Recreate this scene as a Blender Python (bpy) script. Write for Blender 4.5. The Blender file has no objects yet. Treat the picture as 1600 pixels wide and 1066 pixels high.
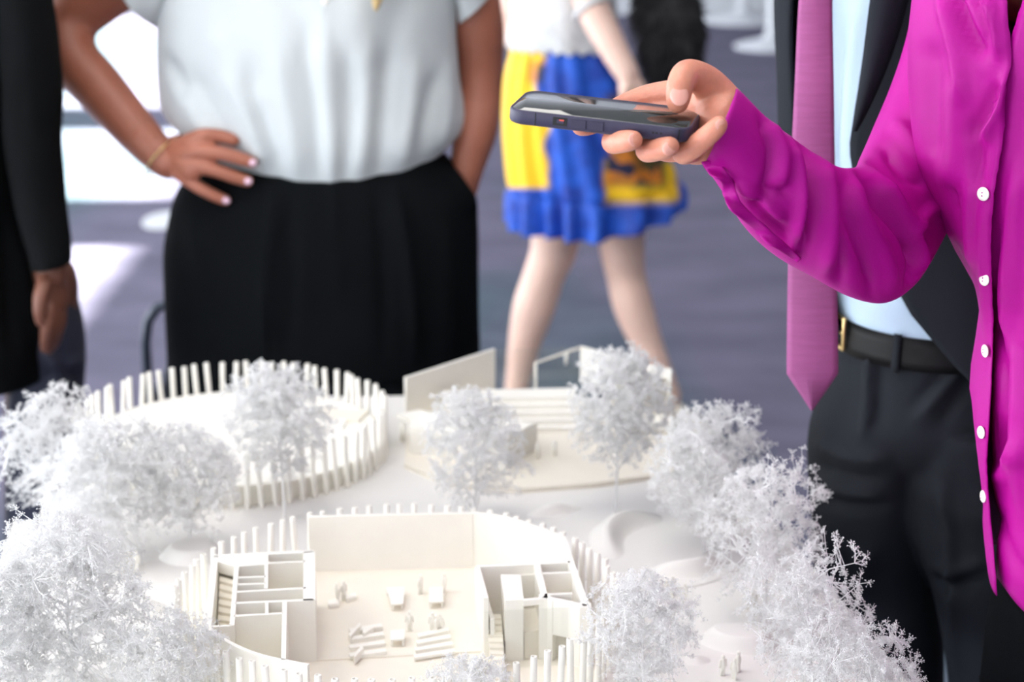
import bpy, math, random
import numpy as np

# ------------------------------------------------------------------ camera, world, sun, large lights, exposure
scn = bpy.context.scene
COL = scn.collection
CAM_H, PITCH, FPX = 1.614, math.radians(16.1), 3000.0
SN, CS = math.sin(PITCH), math.cos(PITCH)
cam_d = bpy.data.cameras.new('camera'); cam = bpy.data.objects.new('camera', cam_d); COL.objects.link(cam)
cam.location = (0, 0, CAM_H); cam.rotation_euler = (math.pi/2 - PITCH, 0, 0)
cam_d.sensor_width = 36.0; cam_d.lens = FPX*36.0/1600.0; cam_d.clip_start = 0.05; cam_d.clip_end = 100
cam_d.dof.use_dof = True; cam_d.dof.focus_distance = 1.60; cam_d.dof.aperture_fstop = 5.6
scn.camera = cam
vs = scn.view_settings
vs.view_transform = 'Standard'; vs.look = 'None'; vs.gamma = 1.0; vs.use_curve_mapping = False
vs.exposure = 0.08
scn.cycles.diffuse_bounces = 8
w = bpy.data.worlds.new('sky'); scn.world = w; w.use_nodes = True
w.node_tree.nodes['Background'].inputs['Color'].default_value = (0.80, 0.90, 1.0, 1)
w.node_tree.nodes['Background'].inputs['Strength'].default_value = 1.0

ROOM = dict(x0=-6.0, x1=7.0, y0=-5.0, y1=14.3, h=3.6)
WIN_Y = [(-4.87, -3.12), (-2.37, -0.62), (0.13, 1.88), (2.63, 4.38), (5.13, 6.88), (7.63, 9.38), (9.95, 14.2)]
WIN_HEAD = 3.0
def add_light(name, kind, loc, rot, energy, color, **kw):
    d = bpy.data.lights.new(name, kind); d.energy = energy; d.color = color
    for k, v in kw.items(): setattr(d, k, v)
    o = bpy.data.objects.new(name, d); COL.objects.link(o); o.location = loc; o.rotation_euler = rot
    return o
# sun through the left-hand windows (travels towards +x and down)
sun_el = math.atan2(WIN_HEAD, 4.80)
add_light('sun', 'SUN', (-12, 6, 9), (0, -(math.pi/2 - sun_el), 0), 80.0, (1.0, 0.96, 0.90), angle=0.02)
# daylight entering through each window of the left wall; fill lamps added in the wall behind the camera
for (a, b) in WIN_Y:
    add_light('window_or_fill_light', 'AREA', (ROOM['x0'] + 0.12, (a+b)/2, 1.5), (0, -math.pi/2, 0), 125.0, (0.93, 0.97, 1.0),
              shape='RECTANGLE', size=2.9, size_y=b-a)
for xc in (-3.5, 0.0, 3.5):  # unseen rear openings, added so that front faces catch light
    add_light('window_or_fill_light', 'AREA', (xc, ROOM['y0'] + 0.12, 1.5), (math.pi/2, 0, 0), 16.0, (0.96, 0.98, 1.0),
              shape='RECTANGLE', size=2.4, size_y=2.9)

# ------------------------------------------------------------------ maths helpers (real places from viewing rays)
def _ray(px, py):
    u = (px-800)/FPX; v = (533-py)/FPX
    return np.array([u, v*SN + CS, v*CS - SN])
def PY(px, py, D):            # point of the ray on the upright plane y = D
    r = _ray(px, py); return np.array([0, 0, CAM_H]) + r*(D/r[1])
def PZ(px, py, z):            # point of the ray at height z
    r = _ray(px, py); return np.array([0, 0, CAM_H]) + r*((z-CAM_H)/r[2])
def PD(px, py, d):            # point of the ray at depth d
    return np.array([0, 0, CAM_H]) + _ray(px, py)*d
def proj(V):
    V = np.asarray(V, float); y = V[:, 1]; z = V[:, 2]-CAM_H
    dep = y*CS - z*SN; up = y*SN + z*CS
    return np.stack([800+FPX*V[:, 0]/dep, 533-FPX*up/dep], 1), dep
FWD = np.array([0, CS, -SN])
def nrm(v):
    v = np.asarray(v, float); n = np.linalg.norm(v); return v/n if n > 1e-12 else v
def spline(pts, n):
    """Catmull-Rom through rows of numbers -> n rows"""
    P = np.asarray(pts, float)
    if P.ndim == 1: P = P[:, None]
    k = len(P); t = np.linspace(0, k-1, n); i = np.minimum(t.astype(int), k-2); f = (t-i)[:, None]
    g = lambda j: P[np.clip(j, 0, k-1)]
    p0, p1, p2, p3 = g(i-1), g(i), g(i+1), g(i+2)
    return 0.5*((2*p1) + (-p0+p2)*f + (2*p0-5*p1+4*p2-p3)*f*f + (-p0+3*p1-3*p2+p3)*f**3)

# ------------------------------------------------------------------ materials
def _nt(name):
    m = bpy.data.materials.new(name); m.use_nodes = True
    return m, m.node_tree.nodes, m.node_tree.links, m.node_tree.nodes['Principled BSDF']
def mat(name, col, rough=0.6, var=0.06, scale=20.0, bump=0.0, bscale=200.0, metallic=0.0, sheen=0.0, sss=0.0, spec=0.5, coat=0.0, stretch=None):
    m, N, L, B = _nt(name)
    tc = N.new('ShaderNodeTexCoord'); nz = N.new('ShaderNodeTexNoise'); nz.inputs['Scale'].default_value = scale; nz.inputs['Detail'].default_value = 4
    src = tc.outputs['Object']
    if stretch:
        mp = N.new('ShaderNodeMapping'); mp.inputs['Scale'].default_value = stretch; L.new(src, mp.inputs[0]); src = mp.outputs[0]
    L.new(src, nz.inputs['Vector'])
    cr = N.new('ShaderNodeValToRGB')
    a = [max(0, c*(1-var)) for c in col]; b = [min(1, c*(1+var)) for c in col]
    cr.color_ramp.elements[0].position = 0.3; cr.color_ramp.elements[1].position = 0.7
    cr.color_ramp.elements[0].color = (*a, 1); cr.color_ramp.elements[1].color = (*b, 1)
    L.new(nz.outputs['Fac'], cr.inputs[0]); L.new(cr.outputs[0], B.inputs['Base Color'])
    B.inputs['Roughness'].default_value = rough; B.inputs['Metallic'].default_value = metallic
    B.inputs['Specular IOR Level'].default_value = spec
    if sheen: B.inputs['Sheen Weight'].default_value = sheen
    if coat: B.inputs['Coat Weight'].default_value = coat
    if sss:
        B.inputs['Subsurface Weight'].default_value = sss; B.inputs['Subsurface Radius'].default_value = (1.0, 0.35, 0.2); B.inputs['Subsurface Scale'].default_value = 0.006
    if bump:
        n2 = N.new('ShaderNodeTexNoise'); n2.inputs['Scale'].default_value = bscale; n2.inputs['Detail'].default_value = 3; L.new(src, n2.inputs['Vector'])
        bp = N.new('ShaderNodeBump'); bp.inputs['Strength'].default_value = bump; bp.inputs['Distance'].default_value = 0.001
        L.new(n2.outputs['Fac'], bp.inputs['Height']); L.new(bp.outputs[0], B.inputs['Normal'])
    return m
def srgb(r, g, b):
    f = lambda c: c/12.92 if c <= 0.04045 else ((c+0.055)/1.055)**2.4
    return tuple(f(x/255.0) for x in (r, g, b))
def glass(name, tint=(0.93, 0.97, 0.97), fac=0.12, rough=0.03):
    m = bpy.data.materials.new(name); m.use_nodes = True; N = m.node_tree.nodes; L = m.node_tree.links
    N.remove(N['Principled BSDF']); out = N['Material Output']
    t = N.new('ShaderNodeBsdfTransparent'); t.inputs[0].default_value = (*tint, 1)
    g = N.new('ShaderNodeBsdfGlossy'); g.inputs['Roughness'].default_value = rough
    nz = N.new('ShaderNodeTexNoise'); nz.inputs['Scale'].default_value = 8
    mr = N.new('ShaderNodeMapRange'); mr.inputs['To Min'].default_value = fac*0.8; mr.inputs['To Max'].default_value = fac*1.2
    mx = N.new('ShaderNodeMixShader'); L.new(nz.outputs['Fac'], mr.inputs['Value']); L.new(mr.outputs[0], mx.inputs[0])
    L.new(t.outputs[0], mx.inputs[1]); L.new(g.outputs[0], mx.inputs[2]); L.new(mx.outputs[0], out.inputs[0])
    return m

def carpet_material():
    m, N, L, B = _nt('carpet')
    tc = N.new('ShaderNodeTexCoord')
    def noise(s, d, st=(1, 1, 1)):
        mp = N.new('ShaderNodeMapping'); mp.inputs['Scale'].default_value = st; L.new(tc.outputs['Object'], mp.inputs[0])
        n = N.new('ShaderNodeTexNoise'); n.inputs['Scale'].default_value = s; n.inputs['Detail'].default_value = d; L.new(mp.outputs[0], n.inputs['Vector']); return n
    big = noise(0.55, 2, (1, 0.55, 1)); r1 = N.new('ShaderNodeValToRGB'); r1.color_ramp.elements[0].position = 0.50; r1.color_ramp.elements[1].position = 0.60
    r1.color_ramp.elements[0].color = (*srgb(118, 115, 132), 1); r1.color_ramp.elements[1].color = (*srgb(88, 104, 112), 1)
    L.new(big.outputs['Fac'], r1.inputs[0])
    fine = noise(4, 5, (0.7, 1.1, 1)); r2 = N.new('ShaderNodeValToRGB'); r2.color_ramp.elements[0].position = 0.35; r2.color_ramp.elements[1].position = 0.7
    r2.color_ramp.elements[0].color = (0.80, 0.80, 0.83, 1); r2.color_ramp.elements[1].color = (1.12, 1.1, 1.12, 1); L.new(fine.outputs['Fac'], r2.inputs[0])
    mx = N.new('ShaderNodeMix'); mx.data_type = 'RGBA'; mx.blend_type = 'MULTIPLY'; mx.inputs[0].default_value = 1.0
    L.new(r1.outputs[0], mx.inputs[6]); L.new(r2.outputs[0], mx.inputs[7]); L.new(mx.outputs[2], B.inputs['Base Color'])
    B.inputs['Roughness'].default_value = 0.95; B.inputs['Specular IOR Level'].default_value = 0.15
    pile = noise(600, 2); bp = N.new('ShaderNodeBump'); bp.inputs['Strength'].default_value = 0.4; bp.inputs['Distance'].default_value = 0.004
    L.new(pile.outputs['Fac'], bp.inputs['Height']); L.new(bp.outputs[0], B.inputs['Normal'])
    return m

M = {}
M['carpet'] = carpet_material()
M['wall'] = mat('painted_wall', (0.72, 0.73, 0.74), 0.8)
M['wall_dark'] = mat('slate_wall', (0.16, 0.17, 0.20), 0.7)
M['ceiling'] = mat('ceiling_paint', (0.75, 0.75, 0.74), 0.9)
M['frame_metal'] = mat('window_frame_metal', (0.25, 0.26, 0.28), 0.4, metallic=0.7)
M['glass'] = glass('window_glass', (0.97, 0.99, 0.99), 0.06)
M['ivory'] = mat('ivory_model_plastic', (0.815, 0.79, 0.72), 0.55, 0.02, 30, 0.05, 400)
M['ivory_floor'] = mat('ivory_model_floor', (0.75, 0.70, 0.60), 0.6, 0.02, 30)
M['base_white'] = mat('white_model_base', (0.70, 0.68, 0.645), 0.6, 0.02, 12)
M['tree_white'] = mat('white_dried_twig', (0.985, 0.98, 0.975), 0.7, 0.02, 90)
def twig_material():
    m = M['tree_white']; N = m.node_tree.nodes; L = m.node_tree.links; B = N['Principled BSDF']; out = N['Material Output']
    t = N.new('ShaderNodeBsdfTranslucent'); t.inputs[0].default_value = (0.985, 0.98, 0.975, 1); mx = N.new('ShaderNodeMixShader'); mx.inputs[0].default_value = 0.5
    L.new(B.outputs[0], mx.inputs[1]); L.new(t.outputs[0], mx.inputs[2]); L.new(mx.outputs[0], out.inputs[0])
twig_material()
M['acrylic'] = glass('clear_acrylic', (0.97, 0.975, 0.97), 0.05, 0.05)
M['table'] = mat('white_table_laminate', (0.62, 0.62, 0.62), 0.5)
M['table_leg'] = mat('grey_table_steel', (0.35, 0.36, 0.38), 0.35, metallic=0.8)
M['skin_tan'] = mat('tanned_skin', srgb(158, 96, 74), 0.5, 0.07, 25, 0.15, 500, sss=0.15)
M['skin_hand'] = mat('fair_hand_skin', srgb(202, 133, 109), 0.45, 0.13, 60, 0.35, 420, sss=0.25)
M['skin_pale'] = mat('pale_skin', srgb(226, 190, 172), 0.5, 0.06, 18, sss=0.15)
M['skin_brown'] = mat('brown_skin', srgb(112, 70, 54), 0.5, 0.08, 25, sss=0.1)
M['nail'] = mat('fingernail', srgb(216, 152, 136), 0.28, 0.03, 60, coat=0.3)
M['nail_lilac'] = mat('lilac_nail_varnish', srgb(226, 190, 206), 0.2, 0.03, 60, coat=0.4)
M['blouse'] = mat('white_crepe_blouse', (0.55, 0.585, 0.585), 0.75, 0.03, 8, 0.25, 700, sheen=0.2)
M['black_cloth'] = mat('black_trouser_cloth', (0.0045, 0.0052, 0.006), 0.9, 0.2, 6, 0.2, 500, spec=0.03)
M['suit_black'] = mat('black_suit_wool', (0.006, 0.0065, 0.007), 0.9, 0.2, 6, 0.2, 600, spec=0.04)
M['navy'] = mat('navy_trouser_cloth', (0.028, 0.032, 0.055), 0.8, 0.3, 5, 0.2, 500)
M['suit_grey'] = mat('charcoal_suit_wool', (0.016, 0.0185, 0.023), 0.75, 0.15, 7, 0.25, 700, spec=0.08)
M['shirt_blue'] = mat('pale_blue_shirt_cotton', srgb(174, 195, 214), 0.7, 0.03, 9, 0.2, 800)
M['belt'] = mat('black_belt_leather', (0.003, 0.003, 0.0035), 0.5, 0.1, 40, 0.2, 300, spec=0.2)
M['brass'] = mat('brass_metal', (0.75, 0.55, 0.25), 0.3, metallic=1.0)
M['steel'] = mat('steel_metal', (0.6, 0.58, 0.54), 0.3, metallic=1.0)
M['tie'] = mat('pink_ribbed_tie_silk', srgb(156, 86, 134), 0.6, 0.07, 30, 0.4, 260, stretch=(1, 1, 9), sheen=0.05, spec=0.2)
M['magenta'] = mat('magenta_silk', srgb(164, 8, 130), 0.5, 0.05, 5, 0.12, 900, spec=0.18)
M['shell'] = mat('pearl_button', (0.88, 0.82, 0.76), 0.25, 0.05, 300, coat=0.4)
M['lace'] = mat('white_lace', (0.66, 0.67, 0.66), 0.85, 0.16, 60, 0.8, 90)
M['fur_black'] = mat('black_shaggy_fabric', (0.022, 0.021, 0.022), 0.8, 0.8, 30)
M['shoe_cream'] = mat('cream_shoe_leather', (0.75, 0.70, 0.58), 0.5)
M['shoe_black'] = mat('black_shoe_leather', (0.012, 0.012, 0.012), 0.35)
M['hair_blond'] = mat('blond_hair', (0.62, 0.44, 0.20), 0.5, 0.25, 40, 0.4, 90, stretch=(8, 8, 1))
M['hair_brown'] = mat('brown_hair', (0.08, 0.045, 0.025), 0.5, 0.25, 40, 0.4, 90, stretch=(8, 8, 1))
M['eye'] = mat('eye_white', (0.7, 0.7, 0.68), 0.2)
M['phone_case'] = mat('dark_violet_phone_case', srgb(46, 42, 68), 0.45, 0.05, 60, 0.1, 900)
M['phone_button'] = mat('violet_phone_button', srgb(42, 38, 62), 0.4)
M['phone_screen'] = mat('black_phone_glass', (0.02, 0.024, 0.022), 0.06, 0.1, 50, spec=0.8, coat=0.6)
M['phone_dark'] = mat('black_phone_port', (0.004, 0.004, 0.004), 0.6)
M['switch_red'] = mat('orange_switch', srgb(225, 90, 70), 0.5)
M['tube_black'] = mat('dark_blue_steel_tube', (0.02, 0.028, 0.045), 0.4, metallic=0.3)
M['white_gloss'] = mat('white_gloss_paint', (0.78, 0.80, 0.83), 0.3)

def skirt_material():
    m, N, L, B = _nt('blue_yellow_print_skirt')
    at = N.new('ShaderNodeAttribute'); at.attribute_name = 'print'; at.attribute_type = 'GEOMETRY'
    tc = N.new('ShaderNodeTexCoord'); nz = N.new('ShaderNodeTexNoise'); nz.inputs['Scale'].default_value = 16; nz.inputs['Detail'].default_value = 3
    L.new(tc.outputs['Object'], nz.inputs['Vector'])
    sep = N.new('ShaderNodeSeparateColor'); L.new(at.outputs['Color'], sep.inputs[0])
    blue = N.new('ShaderNodeValToRGB'); blue.color_ramp.elements[0].color = (*srgb(10, 52, 150), 1); blue.color_ramp.elements[1].color = (*srgb(28, 92, 205), 1)
    blue.color_ramp.elements[0].position = 0.35; blue.color_ramp.elements[1].position = 0.65; L.new(nz.outputs['Fac'], blue.inputs[0])
    m1 = N.new('ShaderNodeMix'); m1.data_type = 'RGBA'; L.new(sep.outputs[0], m1.inputs[0]); L.new(blue.outputs[0], m1.inputs[6]); m1.inputs[7].default_value = (*srgb(250, 200, 16), 1)
    vor = N.new('ShaderNodeTexVoronoi'); vor.inputs['Scale'].default_value = 22; L.new(tc.outputs['Object'], vor.inputs['Vector'])
    flo = N.new('ShaderNodeValToRGB'); e = flo.color_ramp.elements; e[0].color = (*srgb(20, 24, 60), 1); e[0].position = 0.3; e[1].color = (*srgb(205, 120, 30), 1); e[1].position = 0.75
    k = e.new(0.52); k.color = (*srgb(66, 62, 26), 1)
    sp = N.new('ShaderNodeSeparateColor'); L.new(vor.outputs['Color'], sp.inputs[0]); L.new(sp.outputs[0], flo.inputs[0])
    m2 = N.new('ShaderNodeMix'); m2.data_type = 'RGBA'; L.new(sep.outputs[1], m2.inputs[0]); L.new(m1.outputs[2], m2.inputs[6]); L.new(flo.outputs[0], m2.inputs[7])
    L.new(m2.outputs[2], B.inputs['Base Color']); B.inputs['Roughness'].default_value = 0.6
    return m
M['skirt'] = skirt_material()

# ------------------------------------------------------------------ object helpers
def world_loc(o):
    v = np.zeros(3)
    while o is not None: v += np.array(o.location); o = o.parent
    return v
def tag(o, label, cat, group=None, kind=None):
    if label: o['label'] = label
    if cat: o['category'] = cat
    if group: o['group'] = group
    if kind: o['kind'] = kind
    return o
def empty(name, loc, label, cat, group=None):
    o = bpy.data.objects.new(name, None); COL.objects.link(o); o.location = loc; o.empty_display_size = 0.05
    return tag(o, label, cat, group)
def mesh_of(name, V, F, smooth=True, mats=()):
    me = bpy.data.meshes.new(name)
    V = np.asarray(V, float)
    me.from_pydata(V.tolist(), [], [tuple(int(i) for i in f) for f in F] if not isinstance(F, np.ndarray) else F.tolist())
    for m_ in mats: me.materials.append(m_)
    me.update()
    if smooth: me.polygons.foreach_set('use_smooth', np.ones(len(me.polygons), bool))
    return me
def mk(name, V, F, m, parent=None, smooth=True, solid=0.0, bevel=0.0, label=None, subsurf=0):
    V = np.asarray(V, float)
    if parent is not None: V = V - world_loc(parent)
    me = mesh_of(name, V, F, smooth, [m] if m else [])
    return put(name, me, parent, solid, bevel, label, subsurf)
def put(name, me, parent=None, solid=0.0, bevel=0.0, label=None, subsurf=0):
    o = bpy.data.objects.new(name, me); COL.objects.link(o); o.parent = parent
    if solid:
        s = o.modifiers.new('thickness', 'SOLIDIFY'); s.thickness = solid; s.offset = 0
    if bevel:
        b = o.modifiers.new('bevel', 'BEVEL'); b.width = bevel; b.segments = 2; b.limit_method = 'ANGLE'
    if subsurf:
        b = o.modifiers.new('sub', 'SUBSURF'); b.levels = subsurf; b.render_levels = subsurf
    if label: o['label'] = label
    return o
class MB:
    def __init__(s): s.V = []; s.F = []; s.n = 0
    def add(s, V, F):
        V = np.asarray(V, float); s.V.append(V); s.F += [tuple(int(i)+s.n for i in f) for f in F]; s.n += len(V); return s
    def box(s, x0, x1, y0, y1, z0, z1):
        return s.add([(x0,y0,z0),(x1,y0,z0),(x1,y1,z0),(x0,y1,z0),(x0,y0,z1),(x1,y0,z1),(x1,y1,z1),(x0,y1,z1)],
                     [(3,2,1,0),(4,5,6,7),(0,1,5,4),(1,2,6,5),(2,3,7,6),(3,0,4,7)])
    def prism(s, poly, z0, z1):
        n = len(poly); A = np.array([(p[0], p[1]) for p in poly], float)
        if 0.5*np.sum(A[:, 0]*np.roll(A[:, 1], -1) - np.roll(A[:, 0], -1)*A[:, 1]) < 0: A = A[::-1]
        V = np.concatenate([np.c_[A, np.full(n, z0)], np.c_[A, np.full(n, z1)]])
        return s.add(V, [tuple(range(n))[::-1], tuple(range(n, 2*n))] + [(i, (i+1) % n, n+(i+1) % n, n+i) for i in range(n)])
    def seg(s, a, b, t, z0, z1):            # upright slab along plan segment a-b
        a = np.array(a[:2], float); b = np.array(b[:2], float); d = nrm(b-a); q = np.array([-d[1], d[0]])*t/2
        return s.prism([a+q, b+q, b-q, a-q], z0, z1)
    def tube(s, P, R, n=12, caps=True):
        V, F = tube(P, R, n, caps); return s.add(V, F)
    def ell(s, c, r, rot=None, n=20, m=12):
        V, F = ellipsoid(c, r, rot, n, m); return s.add(V, F)
    def mk(s, name, m, parent=None, **k): return mk(name, np.concatenate(s.V), s.F, m, parent, **k)
def grid_faces(nr, nc, closed=True):
    F = []
    for i in range(nr-1):
        for j in range(nc if closed else nc-1):
            k = (j+1) % nc; F.append((i*nc+j, i*nc+k, (i+1)*nc+k, (i+1)*nc+j))
    return F
def tube(P, R, n=12, caps=True):
    """tapering round tube with domed ends"""
    P = np.asarray(P, float); R = np.asarray(R, float); k = len(P)
    T = np.gradient(P, axis=0) if k > 2 else np.repeat((P[1]-P[0])[None], 2, 0)
    T = T/np.maximum(np.linalg.norm(T, axis=1)[:, None], 1e-9)
    up = np.array([0, 0, 1.0]) if abs(T[0][2]) < 0.9 else np.array([1.0, 0, 0])
    rings = []; N = nrm(np.cross(T[0], up))
    ang = np.arange(n)/n*2*math.pi
    def ring(c, N_, B_, r): return c + r*(np.cos(ang)[:, None]*N_ + np.sin(ang)[:, None]*B_)
    fr = []
    for i in range(k):
        N = nrm(N - T[i]*np.dot(N, T[i])); fr.append((N.copy(), np.cross(T[i], N)))
    if caps:
        for a in (80, 55, 28):
            q = math.radians(a); rings.append(ring(P[0]-T[0]*R[0]*math.sin(q), *fr[0], R[0]*math.cos(q)))
    for i in range(k): rings.append(ring(P[i], *fr[i], R[i]))
    if caps:
        for a in (28, 55, 80):
            q = math.radians(a); rings.append(ring(P[-1]+T[-1]*R[-1]*math.sin(q), *fr[-1], R[-1]*math.cos(q)))
    V = np.concatenate(rings); nr = len(rings); F = grid_faces(nr, n)
    F.append(tuple(range(n))[::-1]); F.append(tuple(range((nr-1)*n, nr*n)))
    return V, F
def ellipsoid(c, r, rot=None, n=20, m=12):
    V = []; 
    for i in range(1, m):
        a = math.pi*i/m
        for j in range(n):
            b = 2*math.pi*j/n; V.append((math.sin(a)*math.cos(b), math.sin(a)*math.sin(b), -math.cos(a)))
    V.append((0, 0, -1)); V.append((0, 0, 1)); V = np.array(V)*np.array(r)
    if rot is not None: V = V @ np.asarray(rot).T
    F = grid_faces(m-1, n); s_, e_ = len(V)-2, len(V)-1
    F += [(s_, (j+1) % n, j) for j in range(n)] + [(e_, (m-2)*n+j, (m-2)*n+(j+1) % n) for j in range(n)]
    return V+np.array(c), F
def basis(xdir, zhint):
    x = nrm(xdir); z = nrm(np.asarray(zhint, float) - x*np.dot(zhint, x)); return np.stack([x, np.cross(z, x), z], 1)
def limb_pts(rows, n):
    S = spline(rows, n); return S[:, :3], S[:, 3]
def remeshed(mb, voxel, smooth=6, factor=0.5):
    """one continuous skin over overlapping limbs -> V, F arrays"""
    me = mesh_of('tmp', np.concatenate(mb.V), mb.F, False)
    o = bpy.data.objects.new('tmp', me); COL.objects.link(o)
    r = o.modifiers.new('r', 'REMESH'); r.mode = 'VOXEL'; r.voxel_size = voxel
    if smooth:
        s_ = o.modifiers.new('s', 'SMOOTH'); s_.factor = factor; s_.iterations = smooth
    dg = bpy.context.evaluated_depsgraph_get(); ev = o.evaluated_get(dg); em = ev.to_mesh()
    V = np.empty(len(em.vertices)*3); em.vertices.foreach_get('co', V); V = V.reshape(-1, 3)
    F = [tuple(p.vertices) for p in em.polygons]
    ev.to_mesh_clear(); bpy.data.objects.remove(o); bpy.data.meshes.remove(me)
    return V, F
def vnormals(V, F):
    V = np.asarray(V, float); Nn = np.zeros_like(V); A = np.array([f[:4] if len(f) >= 4 else (f[0], f[1], f[2], f[2]) for f in F])
    c = np.cross(V[A[:, 2]]-V[A[:, 0]], V[A[:, 3]]-V[A[:, 1]])
    for i in range(4): np.add.at(Nn, A[:, i], c)
    return Nn/np.maximum(np.linalg.norm(Nn, axis=1)[:, None], 1e-12)
def poly_dist(Q, pts):
    """distance of 2-d points Q to a polyline, and the fraction along it"""
    pts = np.asarray(pts, float); best = np.full(len(Q), 1e9); frac = np.zeros(len(Q)); L_ = np.r_[0, np.cumsum(np.linalg.norm(np.diff(pts, axis=0), axis=1))]
    for i in range(len(pts)-1):
        a, b = pts[i], pts[i+1]; ab = b-a; t = np.clip(((Q-a) @ ab)/max(ab @ ab, 1e-9), 0, 1)
        d = np.linalg.norm(Q-(a+t[:, None]*ab), axis=1); m_ = d < best
        best[m_] = d[m_]; frac[m_] = ((L_[i]+t*(L_[i+1]-L_[i]))/L_[-1])[m_]
    return best, frac
def cloth_folds(V, F, folds, toward=None):
    """push ridges (+) and valleys (-) of cloth along the surface normal; fold lines are drawn on the side facing the viewer"""
    V = np.array(V, float); Nn = vnormals(V, F); Q, dep = proj(V)
    cdir = V-np.array([0, 0, CAM_H]); cdir /= np.linalg.norm(cdir, axis=1)[:, None]
    facing = -(Nn*cdir).sum(1)
    if facing.mean() < 0 and toward is None: pass
    wgt = np.clip((facing+0.05)/0.35, 0, 1)
    tot = np.zeros(len(V))
    for (pts, wid, amp) in folds:
        d, fr = poly_dist(Q, spline(pts, 4*len(pts)) if len(pts) > 2 else pts)
        tot += amp*np.exp(-(d/wid)**2)*np.clip(np.minimum(fr, 1-fr)*5+0.25, 0, 1)
    return V + Nn*(tot*wgt)[:, None]
def noise3(V, seed, freq, amp):
    rg = np.random.RandomState(seed); out = np.zeros(len(V))
    for k in range(7):
        d = rg.normal(size=3); d = d/np.linalg.norm(d)*freq*rg.uniform(0.6, 1.8); out += np.sin(V @ d + rg.uniform(0, 6.28))
    return out*amp/3.0
def loft_rows(rows, n, m, D=None, b=None, tilt=None, power=2.0):
    """upright cloth tube: rows (y px, left px, right px, distance D, half depth b) measured at its outline; tilt(i/n, phi) adds height"""
    R = spline(rows, n); V = np.zeros((n, m, 3)); ph = np.arange(m)/m*2*math.pi
    for i, (y, xl, xr, D_, b_) in enumerate(R):
        A = PY(xl, y, D_); B_ = PY(xr, y, D_); c = (A+B_)/2; a = (B_[0]-A[0])/2
        cx = np.sign(np.cos(ph))*np.abs(np.cos(ph))**(2/power); sx = np.sign(np.sin(ph))*np.abs(np.sin(ph))**(2/power)
        V[i, :, 0] = c[0]+a*cx; V[i, :, 1] = D_+b_*sx; V[i, :, 2] = c[2]
        if tilt is not None: V[i, :, 2] += tilt(i/(n-1), ph)
    return V
def loft_mesh(V3, close_ends=False):
    n, m = V3.shape[:2]; F = [f[::-1] for f in grid_faces(n, m)]; V = V3.reshape(-1, 3)
    if close_ends: F += [tuple(range(m)), tuple(range((n-1)*m, n*m))[::-1]]
    return V, F
# ================================================================== the room
def structure(o): o['kind'] = 'structure'; return o
r = ROOM
structure(MB().box(r['x0']-0.3, r['x1']+0.3, r['y0']-0.3, r['y1']+0.3, -0.1, 0).mk('floor', M['carpet'], smooth=False))
structure(MB().box(r['x0']-0.3, r['x1']+0.3, r['y0']-0.3, r['y1']+0.3, r['h'], r['h']+0.1).mk('ceiling', M['ceiling'], smooth=False))
wl = MB(); ys = r['y0']-0.3
for (a, b) in WIN_Y:
    wl.box(r['x0']-0.2, r['x0'], ys, a, 0, r['h']); wl.box(r['x0']-0.2, r['x0'], a, b, WIN_HEAD, r['h']); ys = b
wl.box(r['x0']-0.2, r['x0'], ys, r['y1']+0.3, 0, r['h'])
structure(wl.mk('wall_left', M['wall'], smooth=False))
structure(MB().box(r['x1'], r['x1']+0.2, r['y0'], r['y1'], 0, r['h']).mk('wall_right', M['wall_dark'], smooth=False))
structure(MB().box(r['x0'], r['x1'], r['y1'], r['y1']+0.2, 0, r['h']).mk('wall_back', M['wall'], smooth=False))
wf = MB(); xs = r['x0']-0.2
for xc in (-3.5, 0.0, 3.5):  # openings for the added rear fill light
    wf.box(xs, xc-1.2, r['y0']-0.2, r['y0'], 0, r['h']); wf.box(xc-1.2, xc+1.2, r['y0']-0.2, r['y0'], WIN_HEAD, r['h']); xs = xc+1.2
wf.box(xs, r['x1']+0.2, r['y0']-0.2, r['y0'], 0, r['h'])
structure(wf.mk('wall_front', M['wall'], smooth=False))
structure(MB().box(r['x0'], r['x1'], r['y1']-0.02, r['y1'], 0, 0.12).mk('baseboard_back', M['white_gloss'], smooth=False))
wn = 0
for (a, b) in WIN_Y:
    wn += 1; f = MB(); X0, X1 = r['x0']-0.14, r['x0']-0.08
    f.box(X0, X1, a, a+0.04, 0, WIN_HEAD).box(X0, X1, b-0.04, b, 0, WIN_HEAD).box(X0, X1, a, b, WIN_HEAD-0.04, WIN_HEAD).box(X0, X1, a, b, 0, 0.04)
    o = structure(f.mk('window_%d' % wn, M['frame_metal'], smooth=False))
    MB().box(r['x0']-0.115, r['x0']-0.109, a+0.04, b-0.04, 0.04, WIN_HEAD-0.04).mk('pane', M['glass'], o, smooth=False)
for xc in (-3.5, 0.0, 3.5):  # frames and panes for the added rear openings
    wn += 1; f = MB(); Y0, Y1 = r['y0']-0.14, r['y0']-0.08; a, b = xc-1.2, xc+1.2
    f.box(a, a+0.04, Y0, Y1, 0, WIN_HEAD).box(b-0.04, b, Y0, Y1, 0, WIN_HEAD).box(a, b, Y0, Y1, WIN_HEAD-0.04, WIN_HEAD).box(a, b, Y0, Y1, 0, 0.04)
    o = structure(f.mk('window_%d' % wn, M['frame_metal'], smooth=False))
    MB().box(a+0.04, b-0.04, r['y0']-0.115, r['y0']-0.109, 0.04, WIN_HEAD-0.04).mk('pane', M['glass'], o, smooth=False)
def fill_panel_material():
    m, N, L, B = _nt('fill_panel_diffuser')
    B.inputs['Base Color'].default_value = (0.9, 0.9, 0.9, 1); B.inputs['Emission Color'].default_value = (1, 0.97, 0.92, 1); B.inputs['Emission Strength'].default_value = 3.0
    return m
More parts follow.
